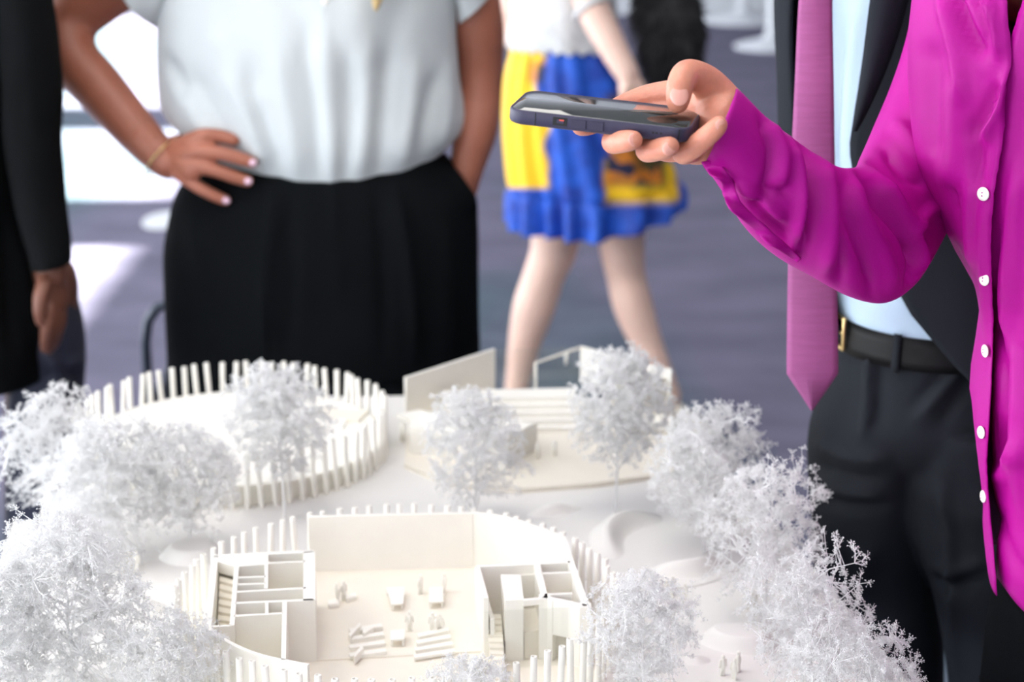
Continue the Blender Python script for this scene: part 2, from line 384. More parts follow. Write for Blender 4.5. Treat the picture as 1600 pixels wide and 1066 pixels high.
M['fill_diffuser'] = fill_panel_material()
for i, (x, y, nm, en) in enumerate([(-2.6, 1.7, 'left of the table', 18), (-0.4, 1.7, 'straight above the model', 14), (2.2, 1.7, 'right of the table', 6),
                            (-2.6, -1.8, 'behind the camera on the left', 10), (-0.4, -1.8, 'behind the camera in the middle', 7), (2.2, -1.8, 'behind the camera on the right', 5)]):  # unseen glowing panels added as soft fill from above and behind
    e = empty('ceiling_fill', (x, y, r['h']-0.06), 'added square white fill panel in the ceiling ' + nm, 'fill light', 'added ceiling fill panels')
    z = r['h']
    MB().box(x-0.62, x+0.62, y-0.62, y-0.6, z-0.06, z).box(x-0.62, x+0.62, y+0.6, y+0.62, z-0.06, z).box(x-0.62, x-0.6, y-0.6, y+0.6, z-0.06, z).box(x+0.6, x+0.62, y-0.6, y+0.6, z-0.06, z).mk('frame', M['white_gloss'], e, smooth=False)
    MB().box(x-0.6, x+0.6, y-0.6, y+0.6, z-0.05, z-0.04).mk('fill_diffuser', M['fill_diffuser'], e, smooth=False)
    l = add_light('fill_lamp', 'AREA', (0, 0, -0.012), (0, 0, 0), en, (1.0, 0.96, 0.90), shape='SQUARE', size=1.15); l.parent = e

# ================================================================== table and model base
Z0 = 0.80                    # top of the model's ground plate
tb = empty('display_table', (0.0, 1.85, 0), 'pale grey laminate table carrying the white architectural model', 'table')
MB().box(-0.58, 0.24, 1.16, 2.30, 0.70, 0.735).mk('table_top', M['table'], tb, smooth=False, bevel=0.004)
for sx, sy in ((-0.52, 1.24), (0.18, 1.24), (-0.52, 2.22), (0.18, 2.22)):
    MB().tube([(sx, sy, 0.0), (sx, sy, 0.70)], [0.022, 0.022], 14, False).mk('leg', M['table_leg'], tb)

LFT = PZ(0, 872, Z0); LFC = PZ(21, 813, Z0)
base_poly = [(-0.66, 1.10), (0.36, 1.10), PZ(1420, 1066, Z0)[:2], PZ(1240, 850, Z0)[:2], PZ(1075, 665, Z0)[:2], PZ(1040, 625, Z0)[:2], PZ(700, 617, Z0)[:2],
             PZ(560, 620, Z0)[:2], PZ(380, 618, Z0)[:2], PZ(230, 640, Z0)[:2], PZ(110, 690, Z0)[:2], PZ(70, 770, Z0)[:2], PZ(60, 813, Z0)[:2], LFC[:2], LFT[:2], PZ(-60, 1066, Z0)[:2]]
mbase = empty('terrain_board', (0, 1.8, 0.735), 'white ground plate of the architectural model lying on the table', 'model board')
MB().prism(base_poly, 0.7355, Z0-0.004).mk('core_board', M['base_white'], mbase, smooth=False)
MB().prism(base_poly, Z0-0.004, Z0).mk('ground_plate', M['base_white'], mbase, smooth=False, label='smooth white top sheet')

def heightfield(name, center, rx, ry, h, fn=None, rot=0.0, m=M['base_white'], n=28):
    """smooth raised landform on the plate: cosine bump over an ellipse"""
    V = []; F = []; na = 40
    V.append((0, 0, 1.0)); 
    for i in range(1, n+1):
        t = i/n
        for j in range(na):
            a = 2*math.pi*j/na; V.append((t*math.cos(a), t*math.sin(a), 0.5+0.5*math.cos(math.pi*t)))
    V = np.array(V)
    if fn is not None: V[:, 2] = fn(V[:, 0], V[:, 1])
    c, s = math.cos(rot), math.sin(rot); x = V[:, 0]*rx; y = V[:, 1]*ry
    W = np.stack([center[0]+c*x-s*y, center[1]+s*x+c*y, Z0 - 0.0006 + h*V[:, 2]], 1)
    for j in range(na): F.append((0, 1+j, 1+(j+1) % na))
    for i in range(n-1):
        for j in range(na):
            k = (j+1) % na; F.append((1+i*na+j, 1+(i+1)*na+j, 1+(i+1)*na+k, 1+i*na+k))
    F.append(tuple(range(1+(n-1)*na, 1+n*na))[::-1])
    return mk(name, W, F, m, mbase)
def plateau(x, y): rr = np.sqrt(x*x+y*y); return np.clip(1-np.clip((rr-0.55)/0.45, 0, 1)**2*(3-2*np.clip((rr-0.55)/0.45, 0, 1)), 0, 1)
def crater(a0, spread, w=0.16):
    def f(x, y):
        rr = np.sqrt(x*x+y*y); an = np.arctan2(y, x); d = np.abs((an-a0+math.pi) % (2*math.pi)-math.pi)
        return np.exp(-((rr-0.74)/w)**2)*np.clip(1-(d/spread)**2, 0, 1)**0.8
    return f
c = PZ(1035, 852, Z0)
heightfield('mound', c, 0.085, 0.105, 0.020, crater(2.6, 1.15), n=34)
heightfield('mound', PZ(1055, 868, Z0), 0.066, 0.072, 0.019, crater(-1.25, 1.0), n=34)
heightfield('mound', PZ(866, 800, Z0), 0.042, 0.017, 0.011, rot=0.45)
heightfield('mound', PZ(972, 905, Z0), 0.022, 0.014, 0.006)
heightfield('mound', PZ(300, 868, Z0), 0.038, 0.036, 0.014, plateau)
heightfield('mound', PZ(212, 955, Z0), 0.045, 0.035, 0.014, rot=-0.5)
heightfield('mound', PZ(1155, 1005, Z0), 0.044, 0.028, 0.015, plateau, rot=-0.35)
heightfield('mound', PZ(1085, 1032, Z0), 0.020, 0.016, 0.006)
heightfield('mound', PZ(1102, 1072, Z0), 0.016, 0.014, 0.006)
heightfield('mound', PZ(225, 900, Z0), 0.075, 0.06, 0.0012, plateau)
# raised terrace sheets with visible curved edges
def disc_poly(c, rx, ry, n=48, a0=0, a1=2*math.pi): return [(c[0]+rx*math.cos(a0+(a1-a0)*i/(n-1)), c[1]+ry*math.sin(a0+(a1-a0)*i/(n-1))) for i in range(n)]
MB().prism(disc_poly(PZ(1010, 850, Z0), 0.115, 0.13, 64, 0, 2*math.pi*63/64), Z0, Z0+0.0016).mk('terrace_sheet', M['base_white'], mbase, smooth=False)

# ================================================================== round buildings with palisades of posts
def post_mesh(h, ro=0.0030, ri=0.0020, n=8):
    V = []
    for (rr, z) in ((ro, 0), (ro, h), (ri, h), (ri, h-0.004)):
        V += [(rr*math.cos(2*math.pi*j/n), rr*math.sin(2*math.pi*j/n), z) for j in range(n)]
    F = grid_faces(4, n) + [tuple(range(3*n, 4*n))]
    me = mesh_of('post', V, F, True, [M['ivory']]); return me
def ring_posts(parent, c, R, count, me, seed, skip=None, z=Z0, lean=0.05, r2=None):
    rg = random.Random(seed); base = world_loc(parent)
    for i in range(count):
        a = 2*math.pi*(i+0.5)/count
        if skip and skip(a): continue
        rr = R + (r2 if r2 and i % 2 else 0) + rg.uniform(-0.001, 0.001)
        o = bpy.data.objects.new('post', me); COL.objects.link(o); o.parent = parent
        o.location = tuple(np.array([c[0]+rr*math.cos(a), c[1]+rr*math.sin(a), z])-base)
        o.rotation_euler = (rg.uniform(-lean, lean)*0.5, (lean*0.9 if i % 2 else -lean*0.4)+rg.uniform(-0.02, 0.02), rg.uniform(0, 6))

HA = 0.066                    # wall height of the near building
ZA = Z0+HA
bA = empty('pavilion_model', (-0.1125, 1.735, Z0), 'near round ivory model building without roof, open rooms and stairs showing', 'building model')
cA = (-0.1125, 1.735); RA = 0.2125
ring_posts(bA, cA, RA, 80, post_mesh(0.068, 0.0032, 0.0021), 3, lean=0.03)
MB().prism(disc_poly(cA, 0.208, 0.208, 64, 0, 2*math.pi*63/64), Z0, Z0+0.002).mk('floor_plate', M['ivory_floor'], bA, smooth=False)
def c6(x, y): return (200+x/3.726, 780+y/3.726)
def c7(x, y): return (560+x/3.726, 780+y/3.726)
def awall(p, q, t, name='wall', z0=None, zt=None, m=None):
    zt = ZA if zt is None else zt; a = PZ(*p, zt); b = PZ(*q, zt)
    return MB().seg(a, b, t, (Z0+0.002) if z0 is None else z0, zt).mk(name, m or M['ivory'], bA, smooth=False)
def acurve(pts, t, name='wall', zt=None, z0=None):
    zt = ZA if zt is None else zt
    P = np.array([PZ(*p, zt)[:2] for p in pts]); S = spline(P, 24); T = np.gradient(S, axis=0); T /= np.linalg.norm(T, axis=1)[:, None]
    q = np.stack([-T[:, 1], T[:, 0]], 1)*t/2
    poly = list(S+q)+list((S-q)[::-1])
    return MB().prism(poly, (Z0+0.002) if z0 is None else z0, zt).mk(name, M['ivory'], bA, smooth=False)
# left-hand block
awall(c6(498, 332), c6(1080, 303), 0.006); awall(c6(507, 332), c6(464, 745), 0.0062); awall(c6(1055, 305), c6(1055, 590), 0.0115)
acurve([c6(464, 745), c6(560, 815), c6(680, 875), c6(800, 915), c6(920, 940), c6(1050, 965)], 0.0042)
for p, q, t in [((632, 390), (605, 735), 0.0045), ((485, 742), (605, 735), 0.003), ((806, 322), (803, 520), 0.0035), ((815, 372), (1035, 362), 0.003),
                ((635, 457), (803, 450), 0.0032), ((633, 497), (803, 490), 0.0032), ((630, 540), (1035, 517), 0.0036), ((622, 605), (1080, 585), 0.0042),
                ((808, 600), (808, 665), 0.003), ((615, 680), (905, 664), 0.0036), ((912, 595), (905, 935), 0.0042)]:
    awall(c6(*p), c6(*q), t, 'partition')
pl = [PZ(*c6(*q), ZA)[:2] for q in ((520, 338), (806, 322), (806, 378), (632, 392), (520, 362))]
MB().prism(pl, ZA-0.012, ZA-0.0003).mk('landing', M['ivory'], bA, smooth=False)
def stair(pl_back, pl_front, pr_back, pr_front, n, ztop, zbot, parent=bA):
    L0, L1, R0, R1 = [np.array(PZ(*p, ZA)[:2]) for p in (pl_back, pl_front, pr_back, pr_front)]
    for i in range(n):
        a, b = i/n, (i+1)/n; z = ztop+(zbot-ztop)*(i+0.5)/n
        MB().prism([L0+(L1-L0)*a, R0+(R1-R0)*a, R0+(R1-R0)*b, L0+(L1-L0)*b], Z0+0.002, z).mk('tread', M['ivory_floor'], parent, smooth=False)
stair(c6(530, 365), c6(492, 738), c6(625, 392), c6(600, 735), 13, ZA-0.014, Z0+0.012)
for q in [((640, 395), (800, 385), (800, 450), (636, 456)), ((812, 380), (1030, 370), (1030, 516), (806, 520)), ((632, 545), (1030, 525), (1030, 583), (624, 602)),
          ((622, 612), (806, 604), (806, 664), (618, 676)), ((815, 604), (905, 600), (905, 662), (815, 664)), ((480, 755), (610, 690), (900, 675), (900, 925), (700, 870))]:
    MB().prism([PZ(*c6(*k), ZA)[:2] for k in q], Z0+0.002, Z0+0.016).mk('room_floor', M['ivory_floor'], bA, smooth=False)
# hall back wall and curved right-hand wall
awall(c6(1050, 100), c7(665, 78), 0.004)
acurve([c7(665, 76), c7(780, 88), c7(880, 108), c7(1000, 145), c7(1100, 182), c7(1187, 217)], 0.004)
awall(c7(1187, 217), c7(1325, 622), 0.0065)
# right-hand block
awall(c7(690, 392), c7(1232, 366), 0.0042); awall(c7(693, 395), c7(742, 575), 0.005); awall(c7(742, 575), c7(780, 700), 0.004, zt=ZA-0.022)
MB().prism([PZ(*c7(*q), ZA)[:2] for q in ((828, 440), (945, 440), (962, 585), (856, 592))], Z0+0.002, ZA).mk('solid_core', M['ivory'], bA, smooth=False)
awall(c7(1040, 380), c7(1085, 572), 0.0062, 'partition'); awall(c7(1062, 432), c7(1240, 425), 0.0034, 'partition'); awall(c7(945, 440), c7(1040, 436), 0.003, 'partition', zt=ZA-0.01)
# front wall with two doorways: lintel and piers
zl = ZA-0.006
awall(c7(958, 586), c7(1100, 573), 0.004, 'lintel', z0=zl)
awall(c7(1078, 565), c7(1140, 582), 0.006, 'pier'); awall(c7(1140, 582), c7(1222, 598), 0.006, 'lintel', z0=Z0+0.030); awall(c7(1222, 598), c7(1325, 622), 0.006, 'pier')
awall(c7(1085, 556), c7(1245, 548), 0.004, 'partition')
for q in [((1068, 440), (1232, 432), (1240, 545), (1095, 552)), ((950, 445), (1050, 440), (1075, 560), (966, 575))]:
    MB().prism([PZ(*c7(*k), ZA)[:2] for k in q], Z0+0.002, Z0+0.030).mk('room_floor', M['ivory_floor'], bA, smooth=False)
stair(c7(742, 500), c7(790, 770), c7(830, 500), c7(865, 770), 13, Z0+0.036, Z0+0.004)
for q in ((1321, 618), (1084, 569)):
    k = PZ(*c7(*q), ZA); MB().box(k[0]-0.0055, k[0]+0.0055, k[1]-0.0045, k[1]+0.0065, Z0+0.002, ZA-0.0001).mk('pier', M['ivory'], bA, smooth=False)
# clear acrylic screen in front of the right-hand block
a = PZ(*c7(735, 655), ZA-0.004); b = PZ(*c7(1290, 628), ZA-0.004)
MB().seg(a, b, 0.0012, Z0+0.002, ZA-0.004).mk('acrylic_screen', M['acrylic'], bA, smooth=False)
# hall floor slab
hs = [PZ(492, 893, Z0)[:2], PZ(745, 880, Z0)[:2], PZ(768, 1022, Z0)[:2], PZ(494, 1037, Z0)[:2]]
MB().prism(hs, Z0+0.002, Z0+0.0035).mk('hall_floor', M['ivory_floor'], bA, smooth=False)

# far-left round building
cB = (-0.352, 2.30); RB = 0.192
bB = empty('drum_model', (cB[0], cB[1], Z0), 'far round ivory model building ringed by leaning posts, left of the steps', 'building model')
ring_posts(bB, cB, RB, 72, post_mesh(0.066, 0.0034, 0.0024), 8, lean=0.075)
MB().prism(disc_poly(cB, 0.183, 0.183, 72, 0, 2*math.pi*71/72), Z0, Z0+0.022).mk('drum', M['ivory'], bB, smooth=False)
MB().prism(disc_poly(cB, 0.186, 0.186, 72, 0, 2*math.pi*71/72), Z0+0.0222, Z0+0.026).mk('roof', M['ivory'], bB, smooth=False)
zr = Z0+0.026
A, B2, C2 = PZ(232, 668, zr), PZ(278, 704, zr), PZ(205, 700, zr); top = PZ(228, 655, zr+0.012); top[2] = zr+0.014
mk('roof_fold', [A, B2, C2, top], [(0, 1, 3), (1, 2, 3), (2, 0, 3), (0, 2, 1)], M['ivory'], bB, smooth=False)
q = [PZ(500, 640, zr)[:2], PZ(575, 646, zr)[:2], PZ(560, 662, zr)[:2], PZ(505, 655, zr)[:2]]
MB().prism(q, zr, zr+0.004).mk('roof_light', M['ivory_floor'], bB, smooth=False)
q = [PZ(490, 648, zr)[:2], PZ(545, 655, zr)[:2], PZ(535, 672, zr)[:2], PZ(480, 665, zr)[:2]]
MB().prism(q, zr, zr+0.003).mk('roof_light', M['ivory'], bB, smooth=False)

# far-right angular building
bC = empty('angular_model', tuple(PZ(850, 680, Z0)), 'angular ivory model building with raking walls and clear screens at the back', 'building model')
ZC = Z0+0.066
def cwall(p, q, t, z0, zt, name='wall', m=None, ref=None):
    rz = ZC if ref is None else ref
    return MB().seg(PZ(*p, rz), PZ(*q, rz), t, z0, zt).mk(name, m or M['ivory'], bC, smooth=False)
def cslab(pts, z0, z1, name='slab', m=None, ref=None):
    return MB().prism([PZ(*p, z1 if ref is None else ref)[:2] for p in pts], z0, z1).mk(name, m or M['ivory'], bC, smooth=False)
cslab([(632, 725), (700, 755), (812, 764), (930, 755), (1052, 738), (1056, 640), (1040, 628), (780, 614), (640, 640)], Z0, Z0+0.006, 'plinth', M['ivory_floor'])
cwall((633, 590), (772, 545), 0.004, Z0+0.006, ZC)
cwall((775, 545), (905, 541), 0.0012, Z0+0.006, ZC-0.001, 'acrylic_screen', M['acrylic'])
cwall((836, 566), (908, 541), 0.002, ZC-0.003, ZC, 'screen_rail')
cwall((836, 566), (838, 567), 0.0025, Z0+0.03, ZC, 'screen_post')
cwall((908, 541), (1000, 566), 0.004, Z0+0.014, ZC)
cwall((1000, 566), (1048, 577), 0.004, Z0+0.014, ZC)
cslab([(908, 541), (1048, 577), (1046, 590), (1000, 586), (960, 570)], ZC-0.003, ZC-0.0005, 'roof')
cwall((1048, 577), (1046, 596), 0.004, Z0+0.014, ZC); cwall((1000, 570), (1003, 590), 0.004, Z0+0.014, ZC)
cslab([(920, 625), (1050, 650), (1052, 668), (985, 668), (915, 648)], Z0+0.008, Z0+0.014, 'deck')
for k, (x0, x1, y) in enumerate([(690, 900, 610), (690, 905, 622), (690, 905, 634), (695, 905, 646), (700, 905, 658)]):
    cslab([(x0, y), (x1, y-4), (x1, y+10), (x0, y+14)], Z0+0.006, Z0+0.036-k*0.006, 'terrace_step')
cslab([(640, 648), (690, 640), (760, 652), (838, 662), (790, 692), (700, 676), (640, 668)], Z0+0.036, Z0+0.040, 'roof')
cwall((640, 668), (700, 676), 0.003, Z0+0.006, Z0+0.036, ref=Z0+0.040); cwall((700, 676), (790, 692), 0.003, Z0+0.006, Z0+0.036, ref=Z0+0.040); cwall((790, 692), (838, 662), 0.003, Z0+0.006, Z0+0.036, ref=Z0+0.040)
cwall((772, 690), (838, 660), 0.003, Z0+0.040, Z0+0.052, 'parapet', ref=Z0+0.052); cwall((660, 642), (772, 690), 0.003, Z0+0.040, Z0+0.048, 'parapet', ref=Z0+0.048)
cslab([(618, 648), (655, 640), (700, 650), (655, 662)], Z0+0.030, Z0+0.035, 'canopy'); 
for x, y in ((628, 662), (642, 664), (656, 668), (672, 671)): 
    p = PZ(x, y, Z0+0.03); MB().tube([(p[0], p[1], Z0+0.006), (p[0], p[1], Z0+0.03)], [0.0035, 0.0035], 8, False).mk('column', M['ivory'], bC)
for x, y in ((840, 715), (866, 712), (885, 570), (905, 690)):
    p = PZ(x, y, Z0+0.006); MB().tube([(p[0], p[1], Z0+0.006), (p[0], p[1], Z0+0.024)], [0.003, 0.003], 8, False).mk('column', M['ivory'], bC)

# ------------------------------------------------------------------ little figures and furniture
def figure_mesh(h=0.017):
    s = h/0.017; mb = MB()
    mb.tube([(0.0011, 0, 0), (0.001, 0, 0.007), (0.0, 0, 0.008)], [0.0011, 0.0013, 0.0015], 7, True)
    mb.tube([(-0.0013, 0.0006, 0), (-0.001, 0, 0.007), (0, 0, 0.008)], [0.0011, 0.0013, 0.0015], 7, True)
    mb.tube([(0, 0, 0.0075), (0, 0, 0.011), (0, 0, 0.0132)], [0.0019, 0.0022, 0.0014], 8, True)
    mb.tube([(0.0024, 0, 0.013), (0.0031, 0.0004, 0.0075)], [0.0008, 0.0007], 6, True); mb.tube([(-0.0024, 0, 0.013), (-0.0031, 0.0004, 0.0075)], [0.0008, 0.0007], 6, True)
    mb.ell((0, 0, 0.0155), (0.0013, 0.0014, 0.0018), None, 8, 6)
    return mesh_of('figure', np.concatenate(mb.V)*s, mb.F, True, [M['ivory']])
FIG = figure_mesh(0.0215)
def figure(px, py, label, group, z=Z0, rz=0.0):
    o = bpy.data.objects.new('scale_figure', FIG); COL.objects.link(o); o.location = tuple(PZ(px, py, z)); o.rotation_euler = (0, 0, rz)
    tag(o, label, 'figurine', group)
rg = random.Random(5)
for (x, y, w_) in ((1040, 936, 'left'), (1051, 930, 'middle'), (1070, 942, 'right')): figure(x, y, 'tiny white standing figure, %s one of the trio below the crater mound' % w_, 'trio of figures by the crater', Z0+0.0002, rg.uniform(0, 6))
figure(1129, 1056, 'tiny white figure standing alone left of the pair by the pale mound', None, rz=0.5)
for (x, y, w_) in ((1147, 1062, 'nearer'), (1153, 1050, 'farther')): figure(x, y, 'tiny white figure, %s one of the close pair by the pale mound' % w_, 'pair of figures by the pale mound', rz=rg.uniform(0, 6))
for (x, y, w_) in ((190, 893, 'left'), (202, 886, 'middle'), (214, 890, 'right')): figure(x, y, 'tiny white figure, %s one of the trio under the big left trees' % w_, 'trio of figures under the left trees', Z0+0.0012, rg.uniform(0, 6))
for (x, y, w_) in ((1168, 955, 'left'), (1178, 950, 'right')): figure(x, y, 'tiny white figure, %s one of the pair beside the slender right trunk' % w_, 'pair of figures beside the trunk', rz=rg.uniform(0, 6))
zh = Z0+0.0037
for (x, y, w_) in ((527, 942, 'left'), (537, 938, 'right')): figure(x, y, 'tiny ivory figure, %s one by the stools in the hall corner' % w_, 'hall corner figures', zh, rg.uniform(0, 6))
figure(657, 928, 'tiny ivory figure left of the right-hand hall table', None, zh, 1.0); figure(694, 926, 'tiny ivory figure right of the right-hand hall table', None, zh, 2.0)
figure(640, 986, 'tiny ivory figure standing alone between the bench groups', None, zh, 0.2)
for (x, y, w_) in ((676, 988, 'left'), (682, 992, 'middle'), (688, 990, 'right')): figure(x, y, 'tiny ivory figure, %s one of the cluster behind the right-hand benches' % w_, 'figures behind the benches', zh, rg.uniform(0, 6))
def block(name, poly, z0, z1, label, cat, group=None):
    o = MB().prism([PZ(*p, z1)[:2] for p in poly], z0, z1).mk(name, M['ivory'], None, smooth=False); 
    return tag(o, label, cat, group)
def hall_table(poly, zt, label):
    pts = [PZ(*p, zt)[:2] for p in poly]; c = np.mean(pts, 0)
    e = empty('miniature_table', (c[0], c[1], zh), label, 'table', 'little tables in the model hall')
    MB().prism(pts, zt-0.0015, zt).mk('top', M['ivory'], e, smooth=False)
    for p in pts:
        k = c+(p-c)*0.8; MB().box(k[0]-0.001, k[0]+0.001, k[1]-0.001, k[1]+0.001, zh, zt-0.0015).mk('leg', M['ivory'], e, smooth=False)
    return e
hall_table([(603, 918), (632, 917), (630, 943), (612, 945)], zh+0.008, 'little ivory table left of the two figures at the hall back')
hall_table([(671, 918), (692, 917), (693, 940), (670, 941)], zh+0.008, 'little ivory table between the two standing hall figures')
hall_table([(610, 985), (632, 983), (632, 999), (610, 1000)], zh+0.008, 'little ivory table in the middle of the hall floor')
for k, (x, y) in enumerate(((646, 930), (639, 935), (664, 936), (700, 938), (704, 932))):
    pass
ROWS4 = ('rearmost row', 'second row from the back', 'third row from the back', 'front row')
def bench(p, q, wpx, h, label, group):
    a, b = np.array(p, float), np.array(q, float)
    return block('miniature_bench', [a, b, b+(2, wpx), a+(2, wpx)], zh, zh+h, label, 'bench', group)
for k in range(4): bench((545-k*0, 982+k*13), (596+k*2, 974+k*13), 5, 0.0045-k*0.0004, 'low ivory bench, %s of the left-hand stepped bench group' % ROWS4[k], 'left bench group')
for k in range(4): bench((652-k*2, 990+k*11), (700+k*3, 980+k*11), 5, 0.006-k*0.001, 'low ivory bench, %s of the right-hand stepped bench group' % ROWS4[k], 'right bench group')
for k, (p, q) in enumerate((((545, 990), (562, 972)), ((566, 985), (582, 975)), ((552, 1022), (566, 1008)))): bench(p, q, 5, 0.008, 'slanted ivory bench, %s among the left-hand bench group' % ('leftmost at the back', 'right one at the back', 'front one')[k], 'slanted benches')
block('miniature_stool', [(512, 938), (528, 935), (530, 944), (513, 946)], zh, zh+0.004, 'low ivory seat block in the hall corner, nearest the left rooms', 'stool')
block('miniature_stool', [(540, 930), (556, 926), (557, 932), (541, 937)], zh, zh+0.004, 'low ivory seat block right of the hall corner figures', 'stool')
# ================================================================== white twig trees
def twigs(P0, P1, R0, R1):
    """many 3-sided tapering twigs at once"""
    P0, P1 = np.asarray(P0), np.asarray(P1); n = len(P0); T = P1-P0; T = T/np.maximum(np.linalg.norm(T, axis=1)[:, None], 1e-9)
    h = np.where(np.abs(T[:, 2:3]) < 0.9, np.array([[0, 0, 1.0]]), np.array([[1.0, 0, 0]])); A = np.cross(T, h); A /= np.linalg.norm(A, axis=1)[:, None]; B = np.cross(T, A)
    V = np.zeros((n, 6, 3))
    for j in range(3):
        a = 2*math.pi*j/3; d = math.cos(a)*A+math.sin(a)*B
        V[:, j] = P0+d*np.asarray(R0)[:, None]; V[:, 3+j] = P1+d*np.asarray(R1)[:, None]
    base = (np.arange(n)*6)[:, None]; F = np.concatenate([base+np.array([[j, (j+1) % 3, 3+(j+1) % 3, 3+j]]) for j in range(3)])
    return V.reshape(-1, 3), F
def tree_meshes(seed, H, trunk_h, rx, lean=(0, 0), n1=22, tips_n=900, spray=13, leaf=0.0028, hollow=0.45, ragged=0.22):
    """white twig tree of height H and crown radius rx; returns (wood mesh, foliage mesh)"""
    rs = np.random.RandomState(seed)
    cz = (trunk_h+H)/2; rz = (H-trunk_h)/2
    tp = np.linspace(0, 1, 8)[:, None]; tr = np.c_[lean[0]*tp*H*0.8+rs.normal(0, 0.0012, (8, 1))*tp, lean[1]*tp*H*0.8+rs.normal(0, 0.0012, (8, 1))*tp, tp*H*0.86]
    segs = [(tr[i], tr[i+1], 0.0019*(1-0.75*i/7), 0.0019*(1-0.75*(i+1)/7)) for i in range(7)]
    def ontrunk(z): k = min(z/(H*0.86), 1)*7; i = min(int(k), 6); return tr[i]+(tr[i+1]-tr[i])*(k-i)
    lump = rs.normal(size=(26, 3)); lump /= np.linalg.norm(lump, axis=1)[:, None]; la = rs.uniform(-0.5, 1.0, 26)
    def reach(d):                       # ragged crown outline: some sprays stand out, some gaps
        k = np.exp(-(1-d @ lump.T)/0.09) @ la
        taper = 1.0-0.18*np.clip(d[:, 2], 0, 1)
        return np.clip(1+ragged*k, 0.62, 1.35)*taper
    def shell(d, f):
        q = d*(reach(d)*f)[:, None]; z = cz+q[:, 2]*rz
        return np.c_[q[:, 0]*rx+lean[0]*z, q[:, 1]*rx+lean[1]*z, z]
    bp = []
    for i in range(n1):
        t = (i+0.5)/n1; z0 = trunk_h*0.85+(H*0.84-trunk_h*0.85)*t*0.9; s = ontrunk(z0); az = i*2.4+rs.uniform(-0.4, 0.4)
        el = math.asin(np.clip(-0.55+1.45*t+rs.uniform(-0.15, 0.15), -0.95, 0.97)); d = np.array([[math.cos(az)*math.cos(el), math.sin(az)*math.cos(el), math.sin(el)]])
        e = shell(d, np.array([0.82]))[0]; mid = (s+e)/2+np.array([0, 0, 0.006])+rs.normal(0, 0.002, 3)
        segs += [(s, mid, 0.0010, 0.0007), (mid, e, 0.0007, 0.0004)]
        for f in np.linspace(0.15, 1, 14): bp.append((s+(mid-s)*f*2) if f < 0.5 else mid+(e-mid)*(f*2-1))
    bp = np.array(bp)
    d = rs.normal(size=(tips_n, 3)); d /= np.linalg.norm(d, axis=1)[:, None]; E = shell(d, hollow+(1-hollow)*rs.uniform(0, 1, tips_n)**0.6)
    dist = ((E[:, None]-bp[None])**2).sum(2); near = bp[dist.argmin(1)]
    M1 = near+(E-near)*0.55+rs.normal(0, 0.0012, (tips_n, 3))
    S0 = np.array([s[0] for s in segs]); S1 = np.array([s[1] for s in segs]); r0 = [s[2] for s in segs]; r1 = [s[3] for s in segs]
    Vw, Fw = twigs(np.concatenate([S0, near, M1]), np.concatenate([S1, M1, E]), np.r_[r0, np.full(tips_n, .00042), np.full(tips_n, .00033)], np.r_[r1, np.full(tips_n, .00033), np.full(tips_n, .00024)])
    Dr = (E-near)/np.maximum(np.linalg.norm(E-near, axis=1)[:, None], 1e-6); C = np.concatenate([E, M1, (E+M1)/2]); Dr = np.concatenate([Dr, Dr, Dr])
    k = rs.uniform(size=len(C)) < np.r_[np.ones(tips_n), np.full(2*tips_n, 0.55)]; C = C[k]; Dr = Dr[k]; n = len(C)
    C = np.repeat(C, spray, 0); Dr = np.repeat(Dr, spray, 0); dd = Dr*0.55+rs.normal(0, 0.62, (n*spray, 3)); dd /= np.linalg.norm(dd, axis=1)[:, None]
    tip = C+dd*(rs.uniform(0.5, 1.8, n*spray)*leaf)[:, None]
    V1, F1 = twigs(C, tip, np.full(n*spray, 0.00020), np.full(n*spray, 0.00013))
    m2 = n*spray; c = tip; u = rs.normal(size=(m2, 3)); u /= np.linalg.norm(u, axis=1)[:, None]; v = np.cross(u, rs.normal(size=(m2, 3))); v /= np.linalg.norm(v, axis=1)[:, None]; wv = np.cross(u, v)
    sz = rs.uniform(0.35, 0.85, m2)[:, None]*0.0012
    V2 = np.stack([c+u*sz, c-u*sz*0.6+v*sz, c-u*sz*0.6-v*sz, c+wv*sz*0.8], 1).reshape(-1, 3)
    b = (np.arange(m2)*4)[:, None]; F2 = np.concatenate([b+np.array([[0, 1, 2]]), b+np.array([[0, 3, 1]]), b+np.array([[0, 2, 3]])])
    wood = mesh_np('trunk', Vw, [Fw], M['tree_white'])
    fol = mesh_np('foliage', np.concatenate([V1, V2]), [F1, F2+len(V1)], M['tree_white'])
    return wood, fol
def mesh_np(name, V, Fs, m):
    me = bpy.data.meshes.new(name); nv = len(V); me.vertices.add(nv); me.vertices.foreach_set('co', np.asarray(V, np.float32).ravel())
    loops = np.concatenate([f.ravel() for f in Fs]); tot = np.concatenate([np.full(len(f), f.shape[1]) for f in Fs]); st = np.r_[0, np.cumsum(tot)[:-1]]
    me.loops.add(len(loops)); me.loops.foreach_set('vertex_index', loops.astype(np.int32)); me.polygons.add(len(tot))
    me.polygons.foreach_set('loop_start', st.astype(np.int32)); me.polygons.foreach_set('loop_total', tot.astype(np.int32)); me.materials.append(m); me.update(calc_edges=True)
    return me
